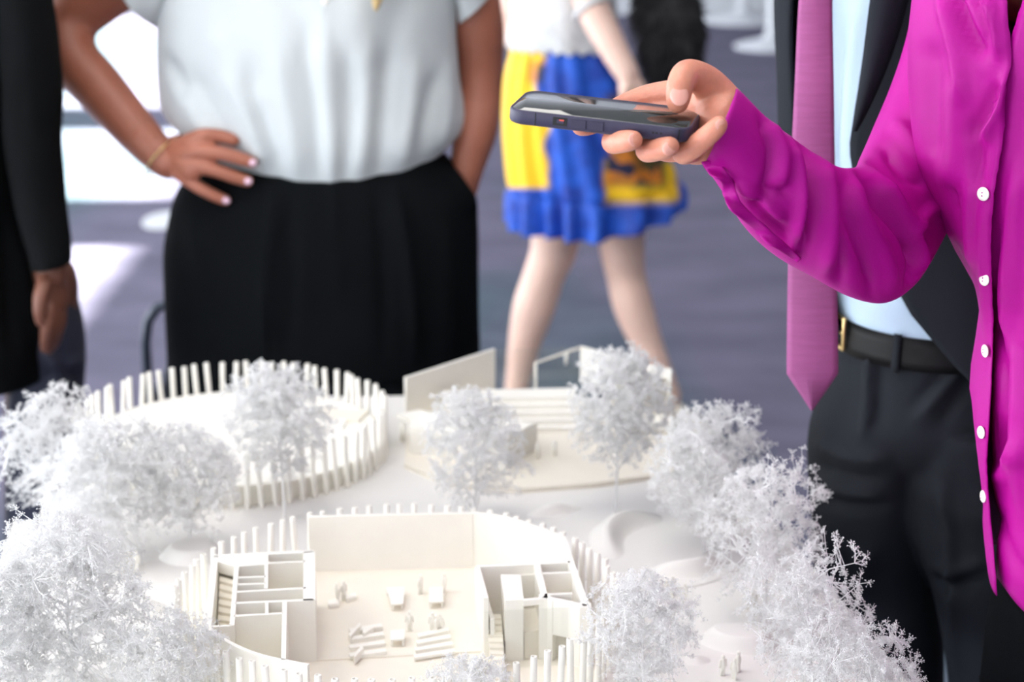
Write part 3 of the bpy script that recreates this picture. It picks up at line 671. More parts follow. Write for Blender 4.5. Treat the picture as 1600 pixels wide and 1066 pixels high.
KINDS = {
 'round': tree_meshes(11, 0.160, 0.030, 0.052, tips_n=760, spray=10, ragged=0.34, hollow=0.25),
 'tall':  tree_meshes(23, 0.172, 0.046, 0.050, (0.05, 0), tips_n=800, spray=10, ragged=0.34, hollow=0.25),
 'sparse': tree_meshes(37, 0.160, 0.028, 0.055, (0.04, 0), tips_n=560, spray=10, ragged=0.46, hollow=0.2),
 'wide':  tree_meshes(41, 0.135, 0.022, 0.064, tips_n=800, spray=10, ragged=0.40, hollow=0.25),
 'fuzzy': tree_meshes(59, 0.165, 0.010, 0.058, tips_n=1000, spray=11, ragged=0.32, hollow=0.25),
}
def tree(kind, px, py, s, label, rz=0.0, z=Z0, sz=1.0):
    wood, fol = KINDS[kind]; p = PZ(px, py, z)
    e = empty('twig_tree', tuple(p), label, 'model tree', 'white twig trees on the model'); e.rotation_euler = (0, 0, rz); e.scale = (s, s, s*sz)
    put('trunk', wood, e); f = put('foliage', fol, e); f['kind'] = 'stuff'
    return e
tree('round', 88, 822, 1.08, 'airy white twig tree at the left edge, against the black suit', 0.3)
tree('fuzzy', 172, 880, 1.08, 'broad fuzzy white tree left of centre, in front of the round post building', 1.2)
tree('wide', 298, 858, 1.02, 'wide white tree with a thin slanting trunk above the small pale mound', 2.2, sz=1.12)
tree('tall', 446, 808, 1.16, 'white tree overlapping the front of the far post ring', 4.0)
tree('round', 742, 822, 1.05, 'white tree right of the post ring, before the angular building', 2.9, sz=1.05)
tree('tall', 960, 802, 1.15, 'tallest white tree, on a bare trunk before the raking white walls', 0.4, sz=1.08)
tree('round', 1100, 866, 1.16, 'white tree standing on the rim of the crater mound', 5.2)
tree('sparse', 1192, 978, 1.16, 'open twiggy white tree on the right, left of the dark trousers', 0.5)
tree('sparse', 1262, 1108, 1.04, 'open twiggy white tree at lower right with a straight pale trunk', 2.6)
tree('wide', 1332, 1175, 0.96, 'blurred low white tree in the bottom right corner', 1.0)
tree('round', 1002, 1112, 0.92, 'white tree right of the near post ring at the bottom edge', 3.6)
tree('fuzzy', 116, 1090, 1.20, 'largest fuzzy white tree, filling the lower left', 0.0)
tree('fuzzy', -8, 1135, 1.00, 'white tree cut by the left picture edge at the bottom corner', 2.0)
tree('wide', 268, 1130, 0.84, 'small white tree tucked against the near post ring, lower left', 0.7)
tree('wide', 735, 1160, 0.66, 'blurred little white tree before the open hall, at the bottom edge', 3.0)
# ================================================================== people: shared pieces
def head_parts(mb, c, yaw, s=1.0):
    """skull, jaw, nose, ears, lips, brow and neck for the body skin; c = centre of the head; yaw 0 looks towards -y"""
    cy, sy = math.cos(yaw), math.sin(yaw); Rm = np.array([[cy, -sy, 0], [sy, cy, 0], [0, 0, 1.0]])
    def at(x, y, z): return np.array(c)+Rm @ (np.array([x, y, z])*s)
    mb.ell(at(0, 0.012, 0.025), np.array([0.074, 0.094, 0.088])*s, Rm); mb.ell(at(0, -0.022, -0.045), np.array([0.056, 0.066, 0.068])*s, Rm)
    mb.tube([at(0, -0.088, 0.012), at(0, -0.103, -0.022)], np.array([0.008, 0.0125])*s, 8); mb.ell(at(0, -0.083, -0.055), np.array([0.022, 0.010, 0.008])*s, Rm, 10, 8)
    mb.ell(at(0, -0.075, -0.092), np.array([0.022, 0.016, 0.016])*s, Rm, 10, 8)
    for k in (-1, 1):
        mb.ell(at(0.075*k, 0.012, -0.008), np.array([0.009, 0.017, 0.030])*s, Rm, 10, 8); mb.ell(at(0.032*k, -0.076, 0.028), np.array([0.024, 0.012, 0.008])*s, Rm, 10, 8)
    return at
def head_extras(parent, at, s, hair, back=0.0, long=None):
    for k in (-1, 1):
        V, F = ellipsoid(at(0.031*k, -0.075, 0.008), np.array([0.012, 0.009, 0.0075])*s, None, 10, 8); e_ = mk('eye', V, F, M['eye'], parent)
        V, F = ellipsoid(at(0.031*k, -0.0815, 0.008), np.array([0.0052, 0.0052, 0.0052])*s, None, 10, 8); mk('iris', V, F, M['hair_brown'], e_)
    mb = MB(); mb.ell(at(0, 0.030, 0.040), np.array([0.085, 0.098, 0.090])*s); mb.ell(at(0, 0.075, -0.02), np.array([0.075, 0.055, 0.08])*s)
    for k in (-1, 1): mb.ell(at(0.058*k, -0.02, 0.075), np.array([0.034, 0.06, 0.035])*s)
    for (P, R) in (long or []): mb.tube(P, R, 10)
    V, F = remeshed(mb, 0.006, 3); mk('hair', V, F, hair, parent)
def shoe(parent, ankle, direction, m, L=0.25):
    a = np.array(ankle, float); d = nrm(np.array([direction[0], direction[1], 0])); side = np.array([-d[1], d[0], 0]); rows = []
    for t, wd, h in ((-0.27, 0.018, 0.045), (-0.22, 0.030, 0.062), (0.0, 0.034, 0.070), (0.2, 0.038, 0.055), (0.45, 0.046, 0.044), (0.62, 0.040, 0.034), (0.72, 0.018, 0.022)):
        c = np.array([a[0], a[1], 0])+d*t*L; ring = []
        for j in range(14):
            q = 2*math.pi*j/14; ring.append(c+side*wd*math.cos(q)+np.array([0, 0, h*0.5+h*0.5*max(-1, min(1, 1.3*math.sin(q)))]))
        rows.append(ring)
    V = np.array(rows).reshape(-1, 3); F = grid_faces(7, 14)+[tuple(range(14))[::-1], tuple(range(84, 98))]
    V[:, 2] = np.maximum(V[:, 2], 0.001)
    return mk('shoe', V, F, m, parent, subsurf=1)
def nail(parent, c, normal, along, wd, ln, m, name='nail'):
    R_ = basis(along, normal); V, F = ellipsoid((0, 0, 0), (ln/2, wd/2, 0.0013), None, 14, 8)
    V[:, 2] -= 0.25*(V[:, 1]/(wd/2))**2*wd*0.28
    return mk(name, V @ R_.T + np.array(c), F, m, parent)
def fingers(mb, chains, n=3):
    for ch in chains:
        P = np.array([p for p, _ in ch]); R_ = np.array([q for _, q in ch]); S = spline(np.c_[P, R_], 5*len(ch)); mb.tube(S[:, :3], S[:, 3], 14)

def relaxed_hand(mb, wrist, down, out, side, s=1.0):
    """hanging hand: palm, four slightly curled fingers and a thumb; down = finger direction, out = thumb side, side = palm normal"""
    w_, d_, o_, n_ = np.array(wrist, float), nrm(down), nrm(out), nrm(side)
    mb.ell(w_+d_*0.045*s, (0.048*s, 0.038*s, 0.016*s), np.stack([d_, o_, n_], 1), 20, 12)
    for k, (off, ln) in enumerate(((0.027, 0.072), (0.009, 0.080), (-0.009, 0.074), (-0.026, 0.058))):
        b_ = w_+d_*0.078*s+o_*off*s; q = np.array([b_, b_+d_*ln*0.45*s+n_*0.006*s, b_+d_*ln*0.8*s+n_*0.018*s, b_+d_*ln*0.98*s+n_*0.030*s]); mb.tube(q, np.array([0.0105, 0.0098, 0.0088, 0.0076])*s, 10)
    q = np.array([w_+d_*0.02*s+o_*0.028*s, w_+d_*0.05*s+o_*0.046*s+n_*0.012*s, w_+d_*0.082*s+o_*0.046*s+n_*0.024*s]); mb.tube(q, np.array([0.0135, 0.0115, 0.009])*s, 10)

# ================================================================== person with white blouse and black trousers
W = empty('person', (PY(510, 600, 3.0)[0], 3.0, 0), 'person in white short-sleeved blouse and black trousers, one hand on hip', 'person')
DW = 3.0
def saggy(t, ph): return -0.062*np.clip((t-0.55)/0.45, 0, 1)*(1-np.abs(np.cos(ph)))**0.8*(np.sin(ph) < 0)
rows = [(-205, 455, 560, 3.02, 0.05), (-185, 400, 615, 3.02, 0.07), (-150, 330, 680, 3.01, 0.085), (-110, 275, 712, 3.0, 0.10), (-60, 250, 716, 3.0, 0.118), (0, 246, 714, 3.0, 0.132), (60, 246, 713, 3.0, 0.138),
        (120, 247, 717, 3.0, 0.138), (160, 250, 724, 3.0, 0.138), (185, 262, 727, 3.0, 0.136), (205, 283, 722, 3.0, 0.130), (220, 305, 710, 3.0, 0.120), (236, 335, 693, 3.0, 0.108), (238, 352, 680, 3.0, 0.10)]
V3 = loft_rows(rows, 90, 144, tilt=saggy); V, F = loft_mesh(V3)
folds = []
rs = np.random.RandomState(4)
for (x0, y0, x1, y1, wd, am) in [(470, 60, 500, 285, 12, -.006), (505, 30, 520, 285, 11, .007), (540, 70, 535, 285, 10, -.006), (575, 60, 560, 280, 12, .006), (430, 80, 465, 280, 12, .006), (390, 100, 440, 275, 12, -.006),
                            (350, 110, 415, 265, 13, .006), (300, 110, 385, 250, 13, -.006), (270, 130, 350, 235, 12, .006), (610, 70, 590, 275, 11, -.006), (650, 90, 625, 265, 12, .005), (685, 110, 655, 250, 11, -.005), (262, 90, 290, 165, 8, -.008),
                            (700, 90, 690, 235, 9, .004), (330, 40, 420, 180, 22, .004), (560, -40, 545, 120, 26, .004), (640, -20, 600, 130, 25, -.004), (440, -40, 500, 90, 25, -.004)]:
    folds.append(([(x0, y0), ((x0+x1)/2+rs.uniform(-8, 8), (y0+y1)/2), (x1, y1)], wd, am*1.3))
V = cloth_folds(V, F, folds); V += vnormals(V, F)*noise3(V, 3, 28, 0.0015)[:, None]
blouse = mk('blouse', V, F, M['blouse'], W, solid=0.0015)
# short sleeves
def sleeve_loft(name, st, m, parent, n=40, k=64, folds=(), solid=0.0012, nz=0.0):
    """st: (top px, top py, bottom px, bottom py, distance y, half depth) rings across the sleeve"""
    S = spline(st, n); ph = np.arange(k)/k*2*math.pi; V = np.zeros((n, k, 3))
    for i, (tx, ty, bx, by, D_, hd) in enumerate(S):
        T_ = PY(tx, ty, D_); B_ = PY(bx, by, D_); c_ = (T_+B_)/2; A_ = (T_-B_)/2; q = nrm(np.cross(A_, np.cross(np.array([0, 1.0, 0]), A_)))
        dpt = np.array([0, 1.0, 0]); V[i] = c_+np.cos(ph)[:, None]*A_+np.sin(ph)[:, None]*dpt*hd
    V = V.reshape(-1, 3); F = grid_faces(n, k)
    Nn = vnormals(V, F); ctr = np.repeat(V.reshape(n, k, 3).mean(1), k, 0)
    if ((V-ctr)*Nn).sum() < 0: F = [f[::-1] for f in F]
    if folds: V = cloth_folds(V, F, folds)
    if nz: V = V+vnormals(V, F)*noise3(V, 9, 40, nz)[:, None]
    return mk(name, V, F, m, parent, solid=solid)
sleeve_loft('sleeve', [(400, -190, 340, -60, 3.0, 0.07), (330, -170, 290, -40, 3.0, 0.085), (262, -95, 262, 20, 3.01, 0.08), (212, -42, 250, 42, 3.02, 0.066), (192, -18, 247, 40, 3.02, 0.06)], M['blouse'], W, nz=0.001)
sleeve_loft('sleeve', [(640, -60, 600, -185, 3.0, 0.07), (690, -40, 670, -165, 3.0, 0.08), (712, 0, 735, -95, 3.01, 0.07), (715, 30, 765, -25, 3.02, 0.058), (715, 37, 768, -12, 3.02, 0.055)], M['blouse'], W, nz=0.001)
for k, (x, y) in enumerate(((508, 3), (512, -60), (514, -120))):
    p = PY(x, y, 2.862+0.004*k); V_, F_ = ellipsoid(p, (0.005, 0.002, 0.005), None, 14, 8); mk('button', V_, F_, M['shell'], W)
# trousers
rows = [(226, 346, 684, 3.0, 0.108), (240, 332, 694, 3.0, 0.112), (262, 304, 714, 3.0, 0.124), (300, 276, 742, 3.0, 0.140), (345, 264, 747, 3.0, 0.150), (390, 257, 748, 3.0, 0.155), (450, 258, 748, 3.0, 0.158), (520, 261, 749, 3.0, 0.158), (560, 263, 750, 3.0, 0.155)]
V3 = loft_rows(rows, 60, 144, power=2.25, tilt=lambda t, ph: -0.045*np.clip(1-t*4, 0, 1)*(1-np.abs(np.cos(ph)))*(np.sin(ph) < 0)); V, F = loft_mesh(V3, True)
folds = [([(430, 300), (415, 420), (412, 560)], 9, .010), ([(455, 300), (455, 430), (450, 560)], 10, -.006), ([(620, 300), (640, 420), (650, 560)], 9, .010), ([(590, 300), (600, 430), (602, 560)], 10, -.006), ([(524, 275), (526, 400), (528, 480)], 6, .004),
         ([(300, 330), (320, 440), (330, 560)], 16, .008), ([(700, 260), (728, 300), (744, 330)], 6, .008), ([(700, 340), (700, 440), (706, 560)], 16, .007)]
V = cloth_folds(V, F, folds)
mb = MB().add(V, F)
zc = PY(510, 545, 3.0)[2]
for sx, (x0, x1) in (( -1, (263, 500)), (1, (518, 750))):
    lr = [(520, x0, x1, 3.0, 0.125), (620, x0-2, x1, 3.0, 0.128), (800, x0, x1-4, 3.0, 0.125), (1000, x0+8, x1-12, 3.0, 0.12), (1245, x0+25, x1-28, 3.0, 0.11)]
    L3 = loft_rows(lr, 24, 48); mb.add(*loft_mesh(L3, True))
tr = mk('trousers', *remeshed(mb, 0.005, 3), M['black_cloth'], W)
# body skin: torso, legs, head, arms and hands
wb = MB(); hx = PY(510, -330, 3.02)
at = head_parts(wb, (hx[0], 3.0, 1.60), 0.15)
wb.tube([(hx[0], 3.02, 1.52), (hx[0], 3.03, 1.44), (hx[0], 3.03, 1.36)], [0.052, 0.052, 0.07], 16)
cx = PY(510, 100, 3.0)[0]
wb.tube([(cx, 3.0, 1.40), (cx, 3.0, 1.28), (cx, 3.0, 1.12), (cx, 3.0, 1.02), (cx, 3.0, 0.88)], [0.07, 0.095, 0.088, 0.085, 0.10], 18)
wb.tube([PY(300, -110, 3.0), (cx, 3.01, 1.40), PY(690, -110, 3.0)], [0.05, 0.07, 0.05], 14)
for sx in (-1, 1): wb.tube([(cx+0.11*sx, 3.0, 0.86), (cx+0.12*sx, 3.0, 0.48), (cx+0.12*sx, 3.0, 0.08)], [0.085, 0.06, 0.042], 14)
def arm(mb, rows, n=26):
    P = np.array([list(PY(x, y, D_))+[rr] for x, y, D_, rr in rows]); S = spline(P, n); mb.tube(S[:, :3], S[:, 3], 18)
arm(wb, [(300, -110, 3.0, .050), (215, -50, 3.03, .049), (150, -5, 3.05, .047), (108, 36, 3.05, .044), (112, 88, 3.02, .043), (150, 132, 2.99, .041), (200, 190, 2.955, .036), (238, 232, 2.93, .031), (262, 252, 2.915, .028)])
arm(wb, [(690, -110, 3.0, .050), (728, -30, 3.02, .045), (746, 40, 3.03, .042), (750, 110, 3.04, .037), (748, 160, 3.03, .036), (742, 205, 3.01, .036), (732, 252, 3.005, .029), (722, 290, 3.0, .027), (712, 340, 3.0, .026)])
Vb, Fb = remeshed(wb, 0.006, 6)
# hand resting on the hip
hb = MB()
arm(hb, [(225, 217, 2.935, .0315), (246, 240, 2.925, .029), (262, 252, 2.915, .028)], 8)
wr = PY(262, 252, 2.912)
Rm = basis(PY(318, 245, 2.875)-wr, PY(300, 245, 2.80)-PY(300, 245, 2.90))
hb.ell((wr+PY(312, 246, 2.876))/2, (0.040, 0.036, 0.017), Rm, 24, 14); hb.ell(PY(296, 262, 2.882), (0.026, 0.022, 0.014), Rm, 20, 12); hb.ell(PY(300, 232, 2.888), (0.028, 0.024, 0.015), Rm, 20, 12)
tipsW = []
for pts in ([(292, 222, 2.892, .0125), (318, 212, 2.882, .0118), (345, 213, 2.884, .0105), (366, 219, 2.884, .0095)],
            [(290, 240, 2.885, .0125), (315, 236, 2.874, .0122), (348, 240, 2.868, .0112), (376, 248, 2.868, .0105), (394, 254, 2.869, .0092)],
            [(286, 256, 2.885, .0125), (308, 259, 2.874, .0120), (340, 267, 2.868, .0110), (368, 277, 2.868, .0103), (387, 283, 2.869, .0090)],
            [(280, 270, 2.892, .0120), (295, 282, 2.884, .0110), (318, 297, 2.876, .0100), (340, 308, 2.875, .0094), (353, 313, 2.877, .0084)],
            [(262, 235, 2.92, .0140), (275, 222, 2.955, .0125), (292, 222, 2.995, .0110), (305, 226, 3.03, .0095)]):
    P = np.array([list(PY(x, y, D_))+[rr] for x, y, D_, rr in pts]); S = spline(P, 18); hb.tube(S[:, :3], S[:, 3], 14); tipsW.append((S[-1, :3], nrm(S[-1, :3]-S[-5, :3])))
Vh, Fh = remeshed(hb, 0.0024, 7)
body = MB().add(Vb, Fb).add(Vh, Fh).mk('body', M['skin_tan'], W)
camdir = np.array([0, -1.0, 0.25])
for i in (1, 2, 3):
    c_, d_ = tipsW[i]; nail(body, c_+d_*0.0015+nrm(camdir)*0.0082, camdir, d_, 0.0105, 0.0125, M['nail_lilac'])
br = MB(); a0 = PY(246, 240, 2.925); ax = nrm(PY(262, 252, 2.915)-PY(225, 217, 2.935)); q1 = nrm(np.cross(ax, [0, 1.0, 0])); q2 = np.cross(ax, q1)
ring = [a0+ax*0.008+(q1*math.cos(t)+q2*math.sin(t))*0.0345+ax*0.006*math.sin(t) for t in np.linspace(0, 2*math.pi, 40)]
br.tube(ring, [0.0014]*40, 8, False)
bracelet = br.mk('bracelet', M['brass'], W)
for t in (-2.0, -1.25, -0.3):
    V_, F_ = ellipsoid(a0+ax*0.008+(q1*math.cos(t)+q2*math.sin(t))*0.036+ax*0.006*math.sin(t), (0.005, 0.005, 0.005), None, 12, 8); mk('bead', V_, F_, M['brass'], bracelet)
head_extras(W, at, 1.0, M['hair_blond'], long=[([at(0.07, 0.02, 0.0), at(0.095, -0.03, -0.12), PY(598, -110, 2.84), PY(592, -40, 2.835), PY(588, 14, 2.84)], [0.03, 0.035, 0.026, 0.018, 0.006]),
                                            ([at(-0.07, 0.03, 0.0), at(-0.09, 0.06, -0.12), at(-0.08, 0.08, -0.25)], [0.03, 0.035, 0.012])])
for sx in (-1, 1): shoe(W, (cx+0.12*sx, 3.0, 0), (0.1*sx, -1), M['shoe_black'])

# ================================================================== person in black suit at the left edge
DS = 2.9
S_ = empty('person', (PY(-80, 600, DS)[0], DS, 0), 'person in black suit at the left picture edge, arm hanging', 'person')
jr = [(-290, -130, -40, 2.92, .06), (-260, -210, 0, 2.92, .09), (-200, -275, 30, 2.9, .11), (-60, -280, 34, 2.9, .13), (120, -275, 30, 2.9, .135), (260, -265, 34, 2.9, .13), (400, -260, 42, 2.9, .13), (480, -262, 52, 2.9, .135), (545, -265, 64, 2.9, .14), (590, -266, 66, 2.9, .14)]
V, F = loft_mesh(loft_rows(jr, 60, 96)); V = cloth_folds(V, F, [([(28, 380), (40, 450), (62, 540)], 9, .012), ([(5, 300), (12, 420), (20, 560)], 12, -.008)])
mk('jacket', V, F, M['suit_black'], S_, solid=0.002)
sleeve_loft('sleeve', [(-30, -190, 52, -150, 2.88, .07), (-22, -100, 62, -90, 2.86, .068), (-5, 0, 80, 0, 2.84, .064), (2, 110, 95, 106, 2.83, .060), (10, 230, 97, 226, 2.82, .056), (28, 330, 103, 326, 2.81, .050), (48, 400, 108, 396, 2.80, .046), (52, 418, 108, 408, 2.80, .045)], M['suit_black'], S_, nz=0.002,
            folds=[([(20, 150), (60, 170), (92, 160)], 7, .004), ([(20, 185), (60, 200), (95, 190)], 6, -.004)])
sleeve_loft('sleeve', [(-290, -150, -215, -190, 2.9, .07), (-312, 0, -235, 0, 2.9, .064), (-318, 200, -245, 200, 2.88, .056), (-305, 400, -245, 400, 2.86, .046)], M['suit_black'], S_)
lt = MB()
for rows_ in ([(470, 0, 118, 2.98, .10), (520, 18, 128, 2.98, .10), (570, 22, 131, 2.98, .095), (640, 15, 126, 2.98, .09), (800, 10, 112, 2.98, .08), (1000, 12, 105, 2.98, .075), (1270, 8, 108, 2.98, .075)],
              [(470, -260, 20, 2.9, .11), (640, -250, -30, 2.9, .10), (900, -235, -60, 2.9, .085), (1280, -220, -85, 2.9, .08)]):
    V, F = loft_mesh(loft_rows(rows_, 40, 56), True); V = cloth_folds(V, F, [([(60, 545), (95, 575), (130, 560)], 8, .010), ([(70, 590), (95, 575), (125, 590)], 7, -.010), ([(75, 560), (90, 610), (85, 660)], 9, .010)]); lt.add(V, F)
lt.mk('trousers', M['navy'], S_)
sb = MB(); hx = PY(-90, 0, DS)[0]; at = head_parts(sb, (hx, 2.9, 1.66), 0.5)
sb.tube([(hx, 2.92, 1.56), (hx, 2.93, 1.46), (hx, 2.93, 1.3), (hx, 2.9, 1.0), (hx, 2.9, 0.86)], [0.058, 0.06, 0.09, 0.09, 0.09], 16)
sb.tube([(hx-0.16, 2.92, 1.42), (hx+0.12, 2.92, 1.42)], [0.05, 0.05], 12)
for (x0, x1, D_) in ((70, 60, 2.98), (-120, -150, 2.9)): sb.tube([(PY(x0, 500, D_)[0], D_, 0.85), (PY(x1, 900, D_)[0], D_, 0.45), (PY(x1, 1200, D_)[0], D_, 0.08)], [0.06, 0.05, 0.04], 12)
arm(sb, [(15, -150, 2.88, .045), (35, 0, 2.84, .04), (50, 150, 2.83, .037), (62, 300, 2.81, .032), (78, 405, 2.80, .026)]); arm(sb, [(-250, -150, 2.9, .045), (-275, 100, 2.88, .038), (-275, 410, 2.86, .026)]); relaxed_hand(sb, PY(-275, 415, 2.86), [0, -0.1, -1], [0.2, -1, 0], [1, 0, 0])
Vb, Fb = remeshed(sb, 0.007, 6); hb = MB()
arm(hb, [(75, 385, 2.80, .026), (78, 412, 2.80, .0245), (80, 430, 2.80, .024)], 6)
Rm = basis([0.08, 0, -1.0], [0.9, -0.5, 0]); hb.ell(PY(82, 458, 2.795), (0.044, 0.034, 0.015), Rm, 20, 12)
for pts in ([(76, 482, 2.775, .0115), (74, 508, 2.765, .0108), (72, 530, 2.775, .0098), (71, 544, 2.79, .0085)], [(82, 485, 2.785, .012), (82, 512, 2.778, .011), (79, 533, 2.788, .010), (77, 546, 2.80, .0086)],
            [(89, 484, 2.80, .0115), (90, 508, 2.795, .0108), (87, 527, 2.805, .0098), (84, 539, 2.815, .0085)], [(95, 478, 2.815, .010), (96, 497, 2.815, .0092), (93, 512, 2.822, .0085), (90, 522, 2.83, .0075)],
            [(72, 440, 2.78, .0135), (64, 462, 2.76, .012), (62, 485, 2.755, .0105), (64, 502, 2.76, .009)]):
    P = np.array([list(PY(x, y, D_))+[rr] for x, y, D_, rr in pts]); Q_ = spline(P, 16); hb.tube(Q_[:, :3], Q_[:, 3], 12)
Vh, Fh = remeshed(hb, 0.0026, 6); MB().add(Vb, Fb).add(Vh, Fh).mk('body', M['skin_brown'], S_)
head_extras(S_, at, 1.0, M['hair_brown'])
for x, D_ in ((58, 2.98), (-152, 2.9)): shoe(S_, (PY(x, 1200, D_)[0], D_, 0), (0.5, -1), M['shoe_black'], 0.28)

# ================================================================== person in blue and yellow skirt, further back
DB = 4.84
B_ = empty('person', (PY(910, 640, DB)[0], DB, 0), 'person in white lace top and blue and yellow skirt walking behind', 'person')
rows = [(58, 806, 962, DB, .11), (80, 800, 975, DB, .125), (120, 790, 995, DB, .14), (170, 787, 1012, DB, .15), (220, 788, 1028, DB, .158), (270, 793, 1046, DB, .165), (292, 797, 1052, DB, .168), (296, 801, 1046, DB, .162), (305, 797, 1056, DB, .170), (330, 799, 1058, DB, .178), (352, 802, 1052, DB, .185)]
n, m = 70, 192
ph = np.arange(m)/m*2*math.pi
V3 = loft_rows(rows, n, m, tilt=lambda t, p: 0.045*np.clip(t, 0, 1)**2*np.clip(np.cos(p)-0.15, 0, 1))
for i in range(n):
    t = i/(n-1); am = 0.004+0.009*t**2+(0.010*np.clip((t-0.72)/0.28, 0, 1)); cxy = V3[i].mean(0); d = V3[i]-cxy; d[:, 2] = 0; d /= np.linalg.norm(d, axis=1)[:, None]
    V3[i] += d*(am*np.sin(17*ph+2.0*np.sin(3*ph)+1.2*t)+ (0.012*t)*np.sin(7*ph+1))[:, None]
V, F = loft_mesh(V3)
sk = mk('skirt', V, F, M['skirt'], B_, solid=0.002)
Q, _ = proj(V); colr = np.zeros((len(V), 4)); colr[:, 3] = 1
def soft(x, a, b, s): return np.clip((x-a)/s+0.5, 0, 1)*np.clip((b-x)/s+0.5, 0, 1)
front = np.sin(np.tile(ph, n)) < 0.35
wob = 4*np.sin(Q[:, 1]*0.06)+3*np.sin(Q[:, 1]*0.11+2)
yel = soft(Q[:, 0]+wob, 770, 856, 6)*soft(Q[:, 1], 60, 294, 5)*(1-np.clip((Q[:, 0]-822-(Q[:, 1]-70)*0.16)/8, 0, 1)*np.clip((175-Q[:, 1])/20, 0, 1))
yel = np.maximum(yel, soft(Q[:, 0]+wob, 812, 848, 10)*soft(Q[:, 1], 72, 112, 8))
yel2 = soft(Q[:, 0]+wob, 942, 1056, 8)*soft(Q[:, 1]-wob, 252, 318, 8)
colr[:, 0] = np.where(front, np.maximum(yel, yel2), 0.5+0.5*np.sign(np.sin(3*np.tile(ph, n))))
colr[:, 1] = np.where(front, np.maximum(soft(Q[:, 0]-wob, 946, 1040, 12)*soft(Q[:, 1], 150, 292, 14), soft(Q[:, 0], 824, 850, 8)*soft(Q[:, 1], 95, 130, 8)*0.8), 0)
ca = sk.data.color_attributes.new('print', 'FLOAT_COLOR', 'POINT'); ca.data.foreach_set('color', colr.ravel())
rows = [(-215, 860, 920, DB, .05), (-190, 822, 950, DB, .08), (-150, 800, 962, DB, .10), (-60, 798, 966, DB, .115), (0, 802, 962, DB, .118), (40, 797, 968, DB, .128), (66, 794, 970, DB, .132), (74, 797, 967, DB, .130)]
V3 = loft_rows(rows, 40, 120, tilt=lambda t, p: 0.006*np.clip((t-0.9)/0.1, 0, 1)*np.sin(26*p)); V, F = loft_mesh(V3); V += vnormals(V, F)*noise3(V, 12, 60, 0.004)[:, None]
mk('lace_top', V, F, M['lace'], B_, solid=0.002)
bb = MB(); hx = PY(890, 0, DB)[0]; at = head_parts(bb, (hx, DB, 1.57), 0.7)
bb.tube([(hx, DB, 1.48), (hx, DB+0.02, 1.40), (hx, DB, 1.25), (hx, DB, 1.0), (hx, DB, 0.86)], [0.05, 0.055, 0.085, 0.085, 0.09], 16)
bb.tube([PY(828, -160, DB), (hx, DB, 1.36), PY(945, -160, DB)], [0.04, 0.06, 0.04], 12)
arm(bb, [(845, 200, DB, .085), (868, 320, DB, .070), (866, 385, DB, .062), (850, 430, DB, .054), (834, 480, DB, .055), (820, 535, DB, .044), (810, 590, DB, .034), (806, 625, DB, .034)])
arm(bb, [(950, 200, DB, .085), (968, 320, DB, .068), (972, 385, DB, .060), (978, 430, DB, .052), (990, 480, DB-.02, .052), (1010, 535, DB-.04, .042), (1032, 585, DB-.06, .034), (1044, 618, DB-.06, .033)])
arm(bb, [(828, -160, DB, .045), (812, -60, DB, .04), (802, 40, DB+.1, .036), (830, 100, DB+.2, .03)])
arm(bb, [(918, -150, DB-.1, .047), (910, -60, DB-.16, .045), (926, 10, DB-.2, .042), (955, 70, DB-.26, .036), (980, 115, DB-.3, .029)])
Rm = basis([0.4, 0, -1.0], [0.3, -1, 0]); bb.ell(PY(990, 145, DB-.31), (0.05, 0.036, 0.018), Rm)
for k in range(4): arm(bb, [(985+k*6, 160, DB-.32, .011), (990+k*6, 182, DB-.33, .010), (988+k*6, 200, DB-.32, .008)], 6)
arm(bb, [(978, 140, DB-.33, .012), (972, 160, DB-.36, .011), (972, 175, DB-.36, .009)], 6)
Vb, Fb = remeshed(bb, 0.006, 5); mk('body', Vb, Fb, M['skin_pale'], B_)
head_extras(B_, at, 0.95, M['hair_brown'], long=[([at(0.05, 0.05, 0.0), at(0.06, 0.09, -0.16), at(0.04, 0.10, -0.3)], [0.05, 0.05, 0.02])])
a0 = PY(928, 14, DB-.2); ax = nrm(PY(955, 70, DB-.26)-PY(910, -20, DB-.18)); q1 = nrm(np.cross(ax, [0, 1.0, 0])); q2 = np.cross(ax, q1)
MB().tube([a0+(q1*math.cos(t)+q2*math.sin(t))*0.046 for t in np.linspace(0, 2*math.pi, 36)], [0.009]*36, 10, False).mk('cuff', M['lace'], B_)
shoe(B_, (PY(804, 640, DB)[0], DB, 0), (-0.35, -1), M['shoe_cream'], 0.24); shoe(B_, (PY(1050, 640, DB-.06)[0], DB-.06, 0), (0.6, -1), M['shoe_cream'], 0.24)
# shaggy black bag on her arm
bag = empty('shaggy_bag', tuple(PY(1055, 140, DB-.05)), 'shaggy black fringed bag carried behind the pale forearm', 'bag')
mb = MB(); c_ = PY(1048, 40, DB-.02); mb.ell(c_, (0.075, 0.06, 0.15)); mb.ell(c_+np.array([-0.03, 0, 0.05]), (0.06, 0.055, 0.10)); Vb, Fb = remeshed(mb, 0.01, 3); mk('pouch', Vb, Fb, M['fur_black'], bag)
rs = np.random.RandomState(2); P0 = Vb[rs.randint(0, len(Vb), 1600)]; out = P0-c_; out /= np.linalg.norm(out, axis=1)[:, None]; P1 = P0+out*rs.uniform(0.008, 0.03, 1600)[:, None]+np.array([0, 0, -1])*rs.uniform(0.01, 0.045, 1600)[:, None]
Vt, Ft = twigs(P0, P1, np.full(1600, .003), np.full(1600, .001)); f = put('fringe', mesh_np('fringe', Vt-world_loc(bag), [Ft], M['fur_black']), bag); f['kind'] = 'stuff'
MB().tube([c_+np.array([-0.05, 0, 0.12]), c_+np.array([-0.12, 0.02, 0.30]), PY(945, -190, DB)], [0.008]*3, 8).mk('strap', M['fur_black'], bag)

